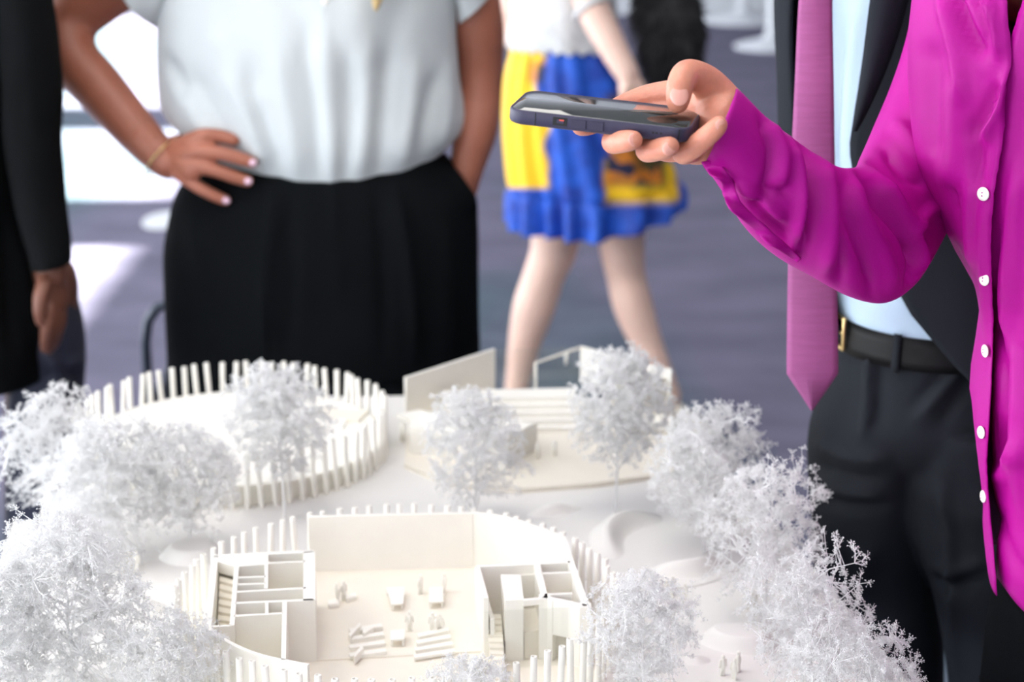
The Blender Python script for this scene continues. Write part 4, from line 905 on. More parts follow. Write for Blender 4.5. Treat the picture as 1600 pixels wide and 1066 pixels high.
# ================================================================== bent tube chair behind the black trousers, sun-spot disc, far pedestal tables
ch = empty('tube_chair', tuple(np.array([PY(330, 500, 3.75)[0], 3.75, 0])), 'chair with dark bent tube frame half hidden behind the black trousers', 'chair')
xl = PY(226, 520, 3.6)[0]; xr = xl+0.46; zt = PY(262, 474, 3.6)[2]
for x, s in ((xl, 1), (xr, -1)):
    MB().tube([(x, 3.6, 0.0), (x, 3.6, zt-0.08), (x+0.008*s, 3.6, zt-0.035), (x+0.028*s, 3.6, zt-0.008), (x+0.06*s, 3.6, zt), (x+0.23*s, 3.6, zt)], [0.0105]*6, 12, False).mk('back_frame', M['tube_black'], ch)
    MB().tube([(x, 3.6, 0.44), (x, 4.02, 0.44), (x, 4.08, 0.40), (x, 4.10, 0.0)], [0.0105]*4, 12, False).mk('front_leg', M['tube_black'], ch)
MB().box(xl+0.01, xr-0.01, 3.63, 4.07, 0.445, 0.475).mk('seat', M['navy'], ch, smooth=False, bevel=0.01)
MB().box(xl+0.06, xr-0.01, 3.592, 3.608, 0.50, zt-0.02).mk('backrest', M['navy'], ch, smooth=False, bevel=0.004)
p = PZ(258, 345, 0.0); tag(MB().prism(disc_poly(p, 0.085, 0.16, 40), 0.0005, 0.004).mk('sun_spot_disc', M['wall'], smooth=False), 'pale round disc standing in for a sun spot on the carpet left of the black trousers', 'sun spot disc')  # disc laid on the carpet in place of a small sun spot
for (px, py, sx, lab) in ((1205, 74, 0.24, 'white round pedestal foot of a far table, behind the pink tie'), (1160, 33, 0.30, 'white round pedestal foot of the farthest table, at the top edge')):
    p = PZ(px, py, 0.0); t = empty('pedestal_table', (p[0], p[1], 0), lab, 'table', 'far pedestal tables')
    rings = [(sx, 0.0), (sx, 0.012), (sx*0.8, 0.03), (sx*0.25, 0.06), (0.04, 0.10), (0.035, 0.4), (0.035, 0.70)]
    V = [(p[0]+q*math.cos(2*math.pi*j/32), p[1]+q*math.sin(2*math.pi*j/32), z) for q, z in rings for j in range(32)]
    mk('pedestal', V, grid_faces(len(rings), 32), M['white_gloss'], t); MB().prism(disc_poly(p, 0.36, 0.36, 40), 0.70, 0.73).mk('table_top', M['white_gloss'], t, smooth=False)
# ================================================================== person in charcoal suit with pink tie
DM = 2.06
K = empty('person', (PY(1480, 800, DM)[0], DM, 0), 'person in charcoal suit, pale blue shirt and pink tie, leaning in at right', 'person')
MSR = [(-300, 1350, 1480, 2.1, .06), (-265, 1310, 1560, 2.1, .085), (-210, 1285, 1640, 2.09, .11), (-100, 1278, 1660, 2.07, .125), (0, 1278, 1655, 2.06, .13), (150, 1280, 1652, 2.06, .13), (300, 1288, 1650, 2.06, .128), (420, 1300, 1652, 2.06, .126), (500, 1312, 1655, 2.06, .124)]
V, F = loft_mesh(loft_rows(MSR, 60, 110)); V = cloth_folds(V, F, [([(1345, 0), (1325, 150), (1320, 280)], 8, .005), ([(1318, 40), (1312, 150), (1305, 260)], 7, -.004), ([(1410, 455), (1440, 470), (1480, 475)], 6, -.005), ([(1400, 470), (1440, 486), (1490, 488)], 5, .004)])
mk('shirt', V, F, M['shirt_blue'], K, solid=0.0012)
# jacket: one open shell running from the near front edge round the back to the far front edge
JR = [(-290, 1330, 1500, 2.1, .075), (-255, 1280, 1600, 2.1, .11), (-205, 1240, 1690, 2.09, .14), (-100, 1222, 1705, 2.07, .155), (0, 1214, 1700, 2.06, .158), (120, 1217, 1695, 2.06, .156), (240, 1224, 1690, 2.06, .154), (330, 1238, 1688, 2.06, .152), (420, 1262, 1690, 2.06, .152), (490, 1290, 1694, 2.06, .155), (560, 1320, 1700, 2.06, .16), (640, 1340, 1705, 2.06, .165)]
edge = np.array([(-290, 1430), (-200, 1400), (-100, 1385), (0, 1362), (100, 1350), (200, 1336), (300, 1350), (400, 1402), (440, 1426), (500, 1482), (560, 1545), (640, 1600)], float)
n, m = 70, 90; R_ = spline(JR, n); V = np.zeros((n, m, 3))
for i, (y, xl, xr, D_, b_) in enumerate(R_):
    A = PY(xl, y, D_); B2 = PY(xr, y, D_); c_ = (A+B2)/2; a = (B2[0]-A[0])/2
    ex = np.interp(y, edge[:, 0], edge[:, 1]); X = PY(ex, y, D_-b_*0.9)[0]; k = np.clip((X-c_[0])/a, -0.98, 0.98); p0 = -math.acos(k)
    p1 = math.pi+0.42*(1-0.5*i/n); ph = np.linspace(p0, p1, m)
    V[i, :, 0] = c_[0]+a*np.cos(ph); V[i, :, 1] = D_+b_*np.sin(ph); V[i, :, 2] = c_[2]
V = V.reshape(-1, 3); F = [f[::-1] for f in grid_faces(n, m, False)]
V += vnormals(V, F)*noise3(V, 6, 22, 0.002)[:, None]
jk = mk('jacket', V, F, M['suit_grey'], K, solid=0.004)
# lapel turned over along the near front edge
lap = []
for y in np.linspace(-230, 205, 24):
    ex = np.interp(y, edge[:, 0], edge[:, 1]); t = (y+230)/435; wd = 62*math.sin(math.pi*min(1, 0.28+0.72*t))**0.8+2
    for s in np.linspace(0, 1, 6): lap.append(PY(ex-2+wd*s, y, 1.889+0.01*s+(0.03 if y < -150 else 0)-0.012*math.sin(math.pi*s)))
mk('lapel', lap, grid_faces(24, 6, False), M['suit_grey'], K, solid=0.003)
# arms in jacket sleeves
sleeve_loft('sleeve', [(1640, -210, 1720, -150, 2.08, .08), (1670, -60, 1770, -50, 2.06, .075), (1700, 100, 1790, 100, 2.04, .07), (1710, 300, 1790, 310, 2.0, .062), (1700, 480, 1770, 490, 1.96, .05)], M['suit_grey'], K, nz=.002)
sleeve_loft('sleeve', [(1260, -200, 1330, -150, 2.16, .08), (1250, -60, 1330, -50, 2.20, .075), (1262, 100, 1340, 100, 2.24, .07), (1290, 260, 1360, 270, 2.24, .06), (1340, 380, 1400, 400, 2.22, .05)], M['suit_grey'], K, nz=.002)
# tie: hangs clear of the shirt, ends in a point
rowsT = [(-262, 1292, 14, 1.975), (-240, 1290, 17, 1.955), (-228, 1288, 12, 1.95), (-150, 1281, 19, 1.925), (0, 1274, 25, 1.90), (120, 1272, 29, 1.885), (250, 1270, 33, 1.87), (400, 1269, 37, 1.86), (520, 1269, 39, 1.855), (583, 1269, 39.5, 1.853)]
S = spline(rowsT, 50); V = []
for (y, x, hw, D_) in S:
    for s in np.linspace(-1, 1, 9): V.append(PY(x+hw*s, y+4*(1 if y > 500 else 0)*(s*s-1)*0, D_-0.004*(1-s*s)+0.002*math.sin(y*0.03)))
for s in np.linspace(-1, 1, 9): V.append(PY(1268+39.5*s*0.5, 583+57*(1-abs(s)*0.5)+0.0, 1.852-0.003*(1-s*s)))
V = np.array(V)
for j, s in enumerate(np.linspace(-1, 1, 9)):
    V[50*9+j] = PY(1268+39.5*s*0.02, 641-1*abs(s), 1.851)
tie = mk('tie', V, grid_faces(51, 9, False), M['tie'], K, solid=0.004)
# trousers
PR = [(478, 1318, 1652, 2.06, .120), (510, 1312, 1656, 2.06, .122), (560, 1304, 1664, 2.06, .127), (610, 1294, 1672, 2.06, .132), (650, 1278, 1676, 2.06, .130), (690, 1268, 1680, 2.06, .115), (730, 1275, 1676, 2.07, .090)]
tm = MB(); V, F = loft_mesh(loft_rows(PR, 40, 120, power=2.2), True)
V = cloth_folds(V, F, [([(1362, 545), (1360, 620), (1352, 700)], 10, .010), ([(1376, 545), (1372, 640), (1364, 690)], 7, -.009), ([(1520, 545), (1480, 600), (1430, 660)], 9, .007), ([(1505, 545), (1460, 600), (1425, 640)], 7, -.007), ([(1545, 560), (1500, 620), (1465, 670)], 9, -.006)])
tm.add(V, F)
for rows_, fl in (([(620, 1292, 1440, 2.07, .115), (670, 1270, 1444, 2.07, .122), (720, 1264, 1452, 2.08, .120), (800, 1268, 1452, 2.10, .108), (900, 1274, 1460, 2.12, .095), (1000, 1282, 1472, 2.12, .088), (1150, 1290, 1468, 2.12, .08), (1400, 1300, 1440, 2.12, .075), (1620, 1300, 1420, 2.12, .075)],
                   [([(1270, 690), (1320, 715), (1380, 722)], 7, .007), ([(1275, 725), (1330, 745), (1385, 748)], 7, -.008), ([(1275, 745), (1320, 768), (1380, 775)], 7, .007), ([(1280, 780), (1330, 792), (1390, 790)], 8, -.007), ([(1370, 850), (1350, 880), (1340, 930)], 18, .008)]),
                  ([(640, 1372, 1680, 2.03, .118), (700, 1372, 1682, 2.03, .12), (760, 1392, 1682, 2.02, .118), (820, 1414, 1680, 2.01, .112), (900, 1448, 1674, 2.0, .103), (960, 1466, 1664, 2.0, .098), (1066, 1484, 1650, 2.0, .09), (1200, 1492, 1642, 2.02, .082), (1420, 1500, 1630, 2.04, .075), (1650, 1502, 1628, 2.05, .075)],
                   [([(1470, 720), (1485, 850), (1495, 1066)], 8, .010), ([(1455, 905), (1490, 915), (1530, 905)], 8, -.010), ([(1455, 885), (1490, 892), (1540, 880)], 9, .006), ([(1440, 760), (1500, 800), (1560, 810)], 22, .005)])):
    V, F = loft_mesh(loft_rows(rows_, 70, 72), True); V = cloth_folds(V, F, fl); tm.add(V, F)
mk('trousers', *remeshed(tm, 0.004, 7), M['suit_grey'], K)
# belt with buckle and loops
def around(rows, y, pad, phs):
    """points on the outline of a loft at picture row y, pushed out by pad"""
    R2 = np.array(rows, float); y_, xl, xr, D_, b_ = [np.interp(y, R2[:, 0], R2[:, i]) for i in range(5)]
    A = PY(xl, y, D_); B2 = PY(xr, y, D_); c_ = (A+B2)/2; a = (B2[0]-A[0])/2+pad
    cc = np.sign(np.cos(phs))*np.abs(np.cos(phs))**(2/2.2); ss = np.sign(np.sin(phs))*np.abs(np.sin(phs))**(2/2.2)
    return np.stack([c_[0]+a*cc, D_+(b_+pad)*ss, np.full(len(phs), c_[2])], 1)
phs = np.arange(96)/96*2*math.pi
bv = np.concatenate([around(PR, y, 0.004, phs) for y in (486, 500, 520, 533)]); mk('belt', bv, [f[::-1] for f in grid_faces(4, 96)], M['belt'], K, solid=0.003)
q = around(PR, 505, 0.010, np.array([-3.02, -2.92, -2.82])); zc = q[1]
bk = MB()
for dz in (-0.017, 0.017): bk.tube([q[0]+[0, 0, dz], q[1]+[0, 0, dz], q[2]+[0, 0, dz]], [0.0024]*3, 8)
bk.tube([q[0]+[0, 0, -.017], q[0]+[0, 0, .017]], [.0024]*2, 8); bk.tube([q[2]+[0, 0, -.017], q[2]+[0, 0, .017]], [.0024]*2, 8); bk.tube([q[1], q[2]], [.0018]*2, 8)
bk.mk('buckle', M['brass'], K)
for p0 in (-2.2, -1.55, -0.9, -0.3, 0.6, 1.6, 2.6):
    q = np.concatenate([around(PR, y, 0.0075, np.array([p0-0.035, p0+0.035])) for y in (482, 495, 520, 538)]); mk('belt_loop', q, grid_faces(4, 2, False), M['suit_grey'], K, solid=0.002)
kb = MB(); hx = PY(1400, -420, 2.1)[0]; at = head_parts(kb, (PY(1400, -430, 2.0)[0], 2.02, 1.70), -0.5)
nx = PY(1420, -280, 2.1)[0]; kb.tube([(nx-0.01, 2.04, 1.60), (nx, 2.08, 1.53), (nx+0.02, 2.10, 1.44), (PY(1470, 100, 2.06)[0], 2.06, 1.2), (PY(1480, 500, 2.06)[0], 2.06, 0.95)], [0.058, 0.06, 0.08, 0.09, 0.09], 16)
kb.tube([PY(1310, -190, 2.12), PY(1650, -190, 2.08)], [0.05, 0.05], 12)
arm(kb, [(1650, -180, 2.08, .045), (1720, 0, 2.06, .042), (1745, 150, 2.04, .038), (1748, 330, 2.0, .034), (1735, 490, 1.96, .026)]); relaxed_hand(kb, PY(1734, 500, 1.955), [0, -0.1, -1], [-0.3, -1, 0], [-1, 0.2, 0])
arm(kb, [(1310, -170, 2.14, .034), (1292, 0, 2.20, .030), (1303, 110, 2.24, .029), (1326, 260, 2.24, .027), (1368, 385, 2.22, .024)]); relaxed_hand(kb, PY(1374, 398, 2.22), [0.4, -0.1, -1], [0.3, -1, 0], [1, 0.2, 0.2], 0.95)
for rr in (((1355, 720, 2.12), (1360, 1100, 2.12), (1360, 1600, 2.12)), ((1540, 720, 2.03), (1568, 1100, 2.01), (1566, 1600, 2.05))):
    P = np.array([PY(x, y, D_) for x, y, D_ in rr]); P[-1, 2] = 0.08; kb.tube(P, [0.06, 0.045, 0.038], 12)
Vb, Fb = remeshed(kb, 0.007, 5); mk('body', Vb, Fb, M['skin_pale'], K); head_extras(K, at, 1.0, M['hair_brown'])
shoe(K, (PY(1360, 1600, 2.12)[0], 2.12, 0), (-0.6, -1), M['shoe_black'], 0.28); shoe(K, (PY(1566, 1600, 2.05)[0], 2.05, 0), (-0.5, -1), M['shoe_black'], 0.28)

# ================================================================== person in magenta shirt holding the phone
DP = 1.64
Pp = empty('person', (PY(1720, 800, DP)[0], DP, 0), 'person in magenta silk shirt holding out a phone, cut by the right edge', 'person')
xlc = np.array([(-160, 1560), (-120, 1500), (-60, 1450), (0, 1432), (60, 1426), (120, 1427), (200, 1433), (270, 1440), (310, 1452), (360, 1470), (420, 1493), (480, 1521), (530, 1533), (570, 1528), (620, 1521), (660, 1520), (700, 1528), (760, 1540), (830, 1546), (880, 1541), (960, 1552)], float)
plc = np.array([(-160, 1570), (-60, 1570), (0, 1574), (60, 1579), (120, 1576), (188, 1565), (240, 1557), (268, 1553), (330, 1549), (400, 1550), (470, 1551), (530, 1549), (600, 1548), (650, 1546), (700, 1545), (760, 1549), (830, 1554), (880, 1557), (960, 1560)], float)
PAD = 0.006
def shirt_panel(y0, y1, n, m, side, name, pad):
    V = np.zeros((n, m, 3))
    for i, y in enumerate(np.linspace(y0, y1, n)):
        ya = max(y, -40.0); xl = np.interp(ya, xlc[:, 0], xlc[:, 1]); px = np.interp(y, plc[:, 0], plc[:, 1])+(max(0.0, 112-y)*0.42 if side > 0 else 0.0)
        ext = np.interp(y, [-185, -170, -150, -125, -90, -50, 0], [.058, .066, .100, .140, .165, .173, .175]); b_ = np.interp(y, [-185, -170, -150, -125, -90, -40], [.055, .060, .078, .100, .125, .145])
        D_ = DP; A = PY(xl, y, D_); c_ = np.array([PY(xl, ya, D_)[0]+0.175, D_, A[2]]); 
        cand = np.linspace(-math.pi+0.03, -0.25 if side < 0 else -1.1, 500); f_ = 1+PAD/0.15; q_, _ = proj(np.stack([c_[0]+ext*f_*np.cos(cand), D_+b_*f_*np.sin(cand), np.full(500, c_[2])], 1)); pp = cand[np.abs(q_[:, 0]-px).argmin()]
        if side < 0: ph = np.linspace(pp, -math.pi*1.5, m)      # towards the sleeve, round the back
        else: ph = np.linspace(pp-0.10, math.pi*0.5, m)
        rr = 1+pad*np.clip(1-np.abs(ph-pp)/0.5, 0.0, 1)/0.15
        V[i, :, 0] = c_[0]+(ext*rr)*np.cos(ph); V[i, :, 1] = c_[1]+(b_*rr)*np.sin(ph); V[i, :, 2] = c_[2]
    return V
def fold_mag(V, F, folds): return cloth_folds(V, F, folds)
# panel next to the sleeve (buttoned over), hem ends in a point
n, m = 120, 90
V3 = shirt_panel(-182, 905, n, m, -1, 'front_panel', PAD)
for j in range(m):      # curved shirt tail: shorter towards the side seam, longer at the back
    t = j/(m-1); lift = 0.20*np.clip(t*9, 0, 1)*np.exp(-((t-0.22)/0.14)**2)*0.9
    z0_, z1_ = V3[0, j, 2], V3[-1, j, 2]; V3[:, j, 2] = z0_+(V3[:, j, 2]-z0_)*(1-lift*0.35)
V = V3.reshape(-1, 3); F = grid_faces(n, m, False)
if (vnormals(V, F)[:, 1][V[:, 1] < DP-0.05]).mean() > 0: F = [f[::-1] for f in F]
V = fold_mag(V, F, [([(1490, -20), (1510, 40), (1535, 90)], 9, -.010), ([(1475, -10), (1490, 60), (1510, 150)], 11, .008), ([(1540, -10), (1552, 40), (1560, 90)], 9, .009), ([(1520, -20), (1540, 30), (1548, 80)], 8, -.006),
                ([(1575, 110), (1560, 170), (1530, 225)], 10, .009), ([(1560, 130), (1545, 170), (1520, 210)], 8, -.007), ([(1528, 200), (1530, 250), (1527, 300)], 9, -.007), ([(1522, 270), (1518, 340), (1524, 420)], 10, .007), ([(1500, 120), (1490, 200), (1490, 300)], 24, .008),
                ([(1455, 60), (1460, 160), (1470, 260)], 18, -.006), ([(1540, 300), (1537, 400), (1540, 520)], 6, .004), ([(1490, 290), (1495, 310), (1497, 330)], 5, -.005)])
V += vnormals(V, F)*noise3(V, 21, 22, 0.0025)[:, None]
mk('front_panel', V, F, M['magenta'], Pp, solid=0.0012, label='magenta front panel with the button placket')
V3 = shirt_panel(-182, 945, n, m, 1, 'front_panel', 0.0)
for j in range(m):
    t = j/(m-1); q = 1-0.055*np.exp(-(t/0.10)**2)-0.10*np.clip((t-0.35)*2, 0, 1); z0_ = V3[0, j, 2]; V3[:, j, 2] = z0_+(V3[:, j, 2]-z0_)*q
V = V3.reshape(-1, 3); F = grid_faces(n, m, False)
if (vnormals(V, F)[:, 1][V[:, 1] < DP-0.05]).mean() > 0: F = [f[::-1] for f in F]
V = fold_mag(V, F, [([(1565, 330), (1562, 450), (1560, 560)], 8, -.008), ([(1590, 260), (1582, 400), (1575, 540)], 12, .010), ([(1568, 560), (1575, 640), (1568, 720)], 9, -.008), ([(1560, 755), (1580, 720), (1610, 690)], 12, .009), ([(1556, 790), (1575, 850), (1605, 900)], 10, -.006), ([(1600, 500), (1596, 650), (1602, 800)], 16, .009)])
V += vnormals(V, F)*(noise3(V, 33, 18, 0.003)+noise3(V*np.array([1, 1, 0.35]), 35, 42, 0.0035))[:, None]
mk('front_panel', V, F, M['magenta'], Pp, solid=0.0012)
# buttons along the placket
def shirt_point(x, y, lift=0.003):
    xl = np.interp(y, xlc[:, 0], xlc[:, 1]); ext, b_ = 0.175, 0.145; A = PY(xl, y, DP); c0 = A[0]+ext
    best = None
    for ph in np.linspace(-math.pi+0.02, -0.4, 400):
        p = np.array([c0+ext*(1+PAD/0.15)*math.cos(ph), DP+b_*(1+PAD/0.15)*math.sin(ph), A[2]]); q, _ = proj(p[None]); e = abs(q[0, 0]-x)
        if best is None or e < best[0]: best = (e, p, nrm([math.cos(ph)/ext, math.sin(ph)/b_, 0]))
    return best[1]+best[2]*lift, best[2]
for (x, y) in ((1539, 268), (1542, 405), (1544, 531), (1537, 652), (1541, 762)):
    p, nn = shirt_point(x, y); R_ = basis(nn, [0, 0, 1.0]); mb = MB(); V_, F_ = ellipsoid((0, 0, 0), (0.0018, 0.0058, 0.0058), None, 18, 10); mb.add(V_ @ R_.T+p, F_)
    b = mb.mk('button', M['shell'], Pp)
    for dz in (-.0013, .0013):
        V_, F_ = ellipsoid(p+nn*0.0016+np.array([0, 0, dz]), (0.0007, 0.0007, 0.0007), None, 6, 4); mk('thread_hole', V_, F_, M['magenta'], b)
# collar: a stand round the back and sides of the neck, open in front
hx = PY(1700, 0, DP)[0]; cv = []
hx = PY(1450, -40, DP)[0]+0.165
for z, rr in ((1.515, 0.072), (1.545, 0.066), (1.575, 0.064), (1.565, 0.072), (1.535, 0.086)):
    for t in np.linspace(-0.95, math.pi+0.95, 40): cv.append((hx+0.01+rr*math.cos(t), DP+rr*math.sin(t), z-0.02*max(0, -math.sin(t))))
mk('collar', cv, grid_faces(5, 40, False), M['magenta'], Pp, solid=0.0015)
# sleeve of the outstretched arm
ST = [(1149, 141, 1099, 258, 1.487, .036), (1156, 146, 1106, 266, 1.489, .0375), (1192, 181, 1128, 300, 1.505, .042), (1236, 216, 1162, 352, 1.53, .047), (1272, 243, 1212, 398, 1.555, .051), (1305, 261, 1268, 432, 1.58, .054), (1332, 262, 1330, 464, 1.62, .057), (1343, 257, 1385, 472, 1.66, .060), (1350, 240, 1434, 438, 1.70, .062),
      (1366, 202, 1474, 372, 1.735, .064), (1394, 135, 1510, 285, 1.755, .066), (1420, 60, 1540, 180, 1.765, .070), (1442, -30, 1575, 70, 1.765, .075), (1475, -110, 1612, -30, 1.75, .08), (1540, -170, 1640, -100, 1.73, .07)]
SF = [([(1338, 262), (1372, 318), (1412, 368), (1432, 420)], 8, -.010), ([(1345, 258), (1390, 312), (1436, 362)], 8, .009), ([(1360, 280), (1405, 345), (1440, 395), (1425, 440)], 7, .008), ([(1330, 268), (1345, 330), (1380, 400), (1392, 455)], 10, .007), ([(1322, 268), (1330, 340), (1352, 410), (1362, 462)], 9, -.007),
      ([(1247, 222), (1262, 270), (1266, 330), (1254, 400)], 9, -.011), ([(1232, 218), (1246, 270), (1250, 320), (1242, 385)], 8, .009), ([(1280, 250), (1296, 300), (1298, 360), (1290, 425)], 12, .008), ([(1306, 262), (1312, 330), (1316, 400), (1312, 445)], 9, -.006),
      ([(1186, 180), (1205, 230), (1198, 285), (1180, 310)], 8, -.007), ([(1200, 190), (1222, 240), (1218, 292)], 9, .006), ([(1150, 285), (1185, 310), (1225, 345)], 8, .008), ([(1185, 320), (1205, 300), (1235, 300)], 8, -.006), ([(1170, 310), (1200, 335), (1236, 372)], 9, -.006),
      ([(1380, 235), (1415, 275), (1450, 290)], 9, -.006), ([(1400, 190), (1430, 230), (1455, 250)], 12, .006), ([(1424, 365), (1448, 335), (1475, 315)], 8, .007), ([(1418, 380), (1425, 410), (1415, 450)], 6, -.007)]
n, k = 170, 110; S = spline(ST, n); ph = np.arange(k)/k*2*math.pi; V = np.zeros((n, k, 3))
for i, (tx, ty, bx, by, d_, hd) in enumerate(S):
    T_ = PD(tx, ty, d_); B2 = PD(bx, by, d_+0.004); c_ = (T_+B2)/2; A_ = (T_-B2)/2
    V[i] = c_+np.cos(ph)[:, None]*A_+np.sin(ph)[:, None]*FWD*hd
V = V.reshape(-1, 3); F = grid_faces(n, k); ctr = np.repeat(V.reshape(n, k, 3).mean(1), k, 0)
if ((V-ctr)*vnormals(V, F)).sum() < 0: F = [f[::-1] for f in F]
V = cloth_folds(V, F, SF); V += vnormals(V, F)*noise3(V, 44, 45, 0.0009)[:, None]
slv = mk('sleeve', V, F, M['magenta'], Pp, solid=0.0012)
# wavy loose cuff flap along the underside
fl = []
cu = spline([(1096, 254), (1108, 272), (1126, 283), (1130, 305), (1142, 328), (1170, 352), (1196, 378), (1222, 394), (1246, 410)], 40); inn = spline([(1122, 250), (1135, 268), (1146, 285), (1152, 305), (1165, 325), (1190, 348), (1215, 370), (1235, 388), (1252, 404)], 40); dd = spline([1.472, 1.468, 1.476, 1.47, 1.482, 1.49, 1.505, 1.52, 1.535], 40)
for i in range(40):
    for s in np.linspace(0, 1, 8): fl.append(PD(*(cu[i]+(inn[i]-cu[i])*s), float(dd[i, 0])+0.012*math.sin(i*0.55)*(1-s)+0.004*s))
mk('cuff_flap', fl, grid_faces(40, 8, False), M['magenta'], slv, solid=0.0014)
# other sleeve, hanging outside the picture
c0 = PY(1552, 830, DP)[0]+0.17
AL = spline([(hx+0.12, DP, 1.46, 0.062), (hx+0.185, DP+0.005, 1.40, 0.068), (c0+0.215, DP+0.01, 1.20, 0.060), (c0+0.235, DP, 1.02, 0.053), (c0+0.235, DP-0.03, 0.88, 0.043)], 40)
V, F = tube(AL[:, :3], AL[:, 3], 40, False); F = F[:-2]; V = V+vnormals(V, F)*noise3(V, 51, 45, 0.003)[:, None]; mk('sleeve', V, F, M['magenta'], Pp, solid=0.0012)
# trousers
tm = MB()
rowsw = [(700, c0-0.15, c0+0.15, .12), (860, c0-0.165, c0+0.165, .125), (1000, c0-0.17, c0+0.17, .125)]
V3 = []
for z, a, b_ in ((1.02, .14, .105), (0.95, .16, .12), (0.85, .168, .125), (0.76, .17, .12)):
    V3.append(np.stack([c0+a*np.cos(ph), DP+b_*np.sin(ph), np.full(k, z)], 1))
tm.add(*loft_mesh(np.array(V3), True))
for sx in (-1, 1): tm.tube([(c0+0.085*sx, DP, 0.80), (c0+0.088*sx, DP, 0.45), (c0+0.088*sx, DP, 0.06)], [0.085, 0.065, 0.055], 20, False)
tm.mk('trousers', M['black_cloth'], Pp)

# ------------------------------------------------------------------ phone (a thing of its own, held in the hand)
FL, FR, NL, NR = PD(803, 138, 1.530), PD(1073, 168, 1.502), PD(815, 171, 1.462), PD(1107, 205, 1.434)
ctrp = (FL+FR+NL+NR)/4; ax_l = nrm((FR-FL)+(NR-NL)); ax_w = (NL-FL)+(NR-FR); ax_w = nrm(ax_w-ax_l*np.dot(ax_w, ax_l)); ax_n = np.cross(ax_w, ax_l)
if ax_n[2] < 0: ax_n = -ax_n
RP = np.stack([ax_l, ax_w, ax_n], 1)
LPH = (np.linalg.norm(FR-FL)+np.linalg.norm(NR-NL))/2; WPH = (np.linalg.norm(NL-FL)+np.linalg.norm(NR-FR))/2

def PH(x, y, z): return ctrp+RP @ np.array([x, y, z])
phone = empty('smartphone', tuple(PH(0, 0, -0.011)), 'smartphone in a dark violet case held flat in the outstretched hand', 'phone')
def rrect(L, Wd, r_, n=7):
    out = []
    for cx_, cy_, a0 in ((L/2-r_, Wd/2-r_, 0), (-L/2+r_, Wd/2-r_, 90), (-L/2+r_, -Wd/2+r_, 180), (L/2-r_, -Wd/2+r_, 270)):
        for i in range(n): a = math.radians(a0+90*i/(n-1)); out.append((cx_+r_*math.cos(a), cy_+r_*math.sin(a)))
    return np.array(out)
def rr_loft(levels, L, Wd, r_):
    V = []; 
    for ins, z in levels:
        o = rrect(L-2*ins, Wd-2*ins, max(r_-ins, 0.0005)); V.append(np.c_[o, np.full(len(o), z)])
    m_ = len(V[0]); V = np.concatenate(V); F = grid_faces(len(levels), m_)+[tuple(range(m_))[::-1], tuple(range((len(levels)-1)*m_, len(levels)*m_))]
    return V @ RP.T+ctrp, F
V, F = rr_loft([(0.0030, -0.0118), (0.0008, -0.0108), (0, -0.009), (0, -0.0016), (0.0005, -0.0004), (0.0012, -0.0001), (0.0018, -0.0003), (0.0019, -0.0010)], LPH, WPH, 0.013); case = mk('case', V, F, M['phone_case'], phone)
V, F = rr_loft([(0, -0.0009), (0.0003, -0.0002)], LPH-0.0038, WPH-0.0038, 0.0110); mk('screen', V, F, M['phone_screen'], phone)
def side_block(x0, x1, z0, z1, out, m, name, parent=phone):
    y0 = WPH/2; pts = [PH(x, y, z) for x, y, z in [(x0, y0-0.002, z0), (x1, y0-0.002, z0), (x1, y0+out, z0), (x0, y0+out, z0), (x0, y0-0.002, z1), (x1, y0-0.002, z1), (x1, y0+out, z1), (x0, y0+out, z1)]]
    return mk(name, pts, [(3, 2, 1, 0), (4, 5, 6, 7), (0, 1, 5, 4), (1, 2, 6, 5), (2, 3, 7, 6), (3, 0, 4, 7)], m, parent, smooth=False)
L2 = LPH/2
side_block(-L2+0.0365, -L2+0.0475, -0.0085, -0.0022, 0.0003, M['phone_dark'], 'switch_recess'); side_block(-L2+0.0395, -L2+0.0450, -0.0066, -0.0036, 0.0008, M['phone_button'], 'mute_switch'); side_block(-L2+0.0415, -L2+0.0452, -0.0046, -0.0036, 0.0010, M['switch_red'], 'switch_mark')
side_block(-L2+0.0505, -L2+0.0620, -0.0088, -0.0022, 0.0011, M['phone_button'], 'volume_button'); side_block(-L2+0.0640, -L2+0.0755, -0.0088, -0.0022, 0.0011, M['phone_button'], 'volume_button')
for x in (0.0, ): 
    for sx in (-L2+0.0225, L2-0.0085): side_block(sx, sx+0.0006, -0.0108, -0.0008, 0.0002, M['phone_dark'], 'case_seam')
for x in (0.0225, 0.0258, 0.0285): side_block(L2-x, L2-x+0.0016, -0.0062, -0.0048, 0.0002, M['phone_dark'], 'strap_hole')

# ------------------------------------------------------------------ hand around the phone, joined to the body skin
hb = MB()
def chain(pts, n=22, seg=16):
    P = np.array([list(PD(x, y, d_))+[rr] for x, y, d_, rr in pts]); S = spline(P, n); hb.tube(S[:, :3], S[:, 3], seg); return S
arm_pts = [(1262, 332, 1.56, .024), (1205, 278, 1.522, .023), (1165, 232, 1.503, .0235), (1146, 206, 1.498, .0248), (1132, 192, 1.496, .026)]
chain(arm_pts, 14, 20)
th = chain([(1140, 182, 1.500, .0185), (1122, 150, 1.497, .0155), (1100, 126, 1.488, .0132), (1074, 116, 1.474, .0116), (1063, 134, 1.463, .0108), (1060, 152, 1.462, .0098), (1059, 160, 1.464, .0088)], 34)
chain([(1128, 165, 1.510, .0185), (1100, 148, 1.527, .0145), (1060, 145, 1.545, .0115), (1012, 152, 1.560, .0105), (975, 166, 1.562, .0098), (945, 182, 1.545, .0092), (922, 194, 1.512, .0086), (908, 197, 1.482, .0078)], 34)
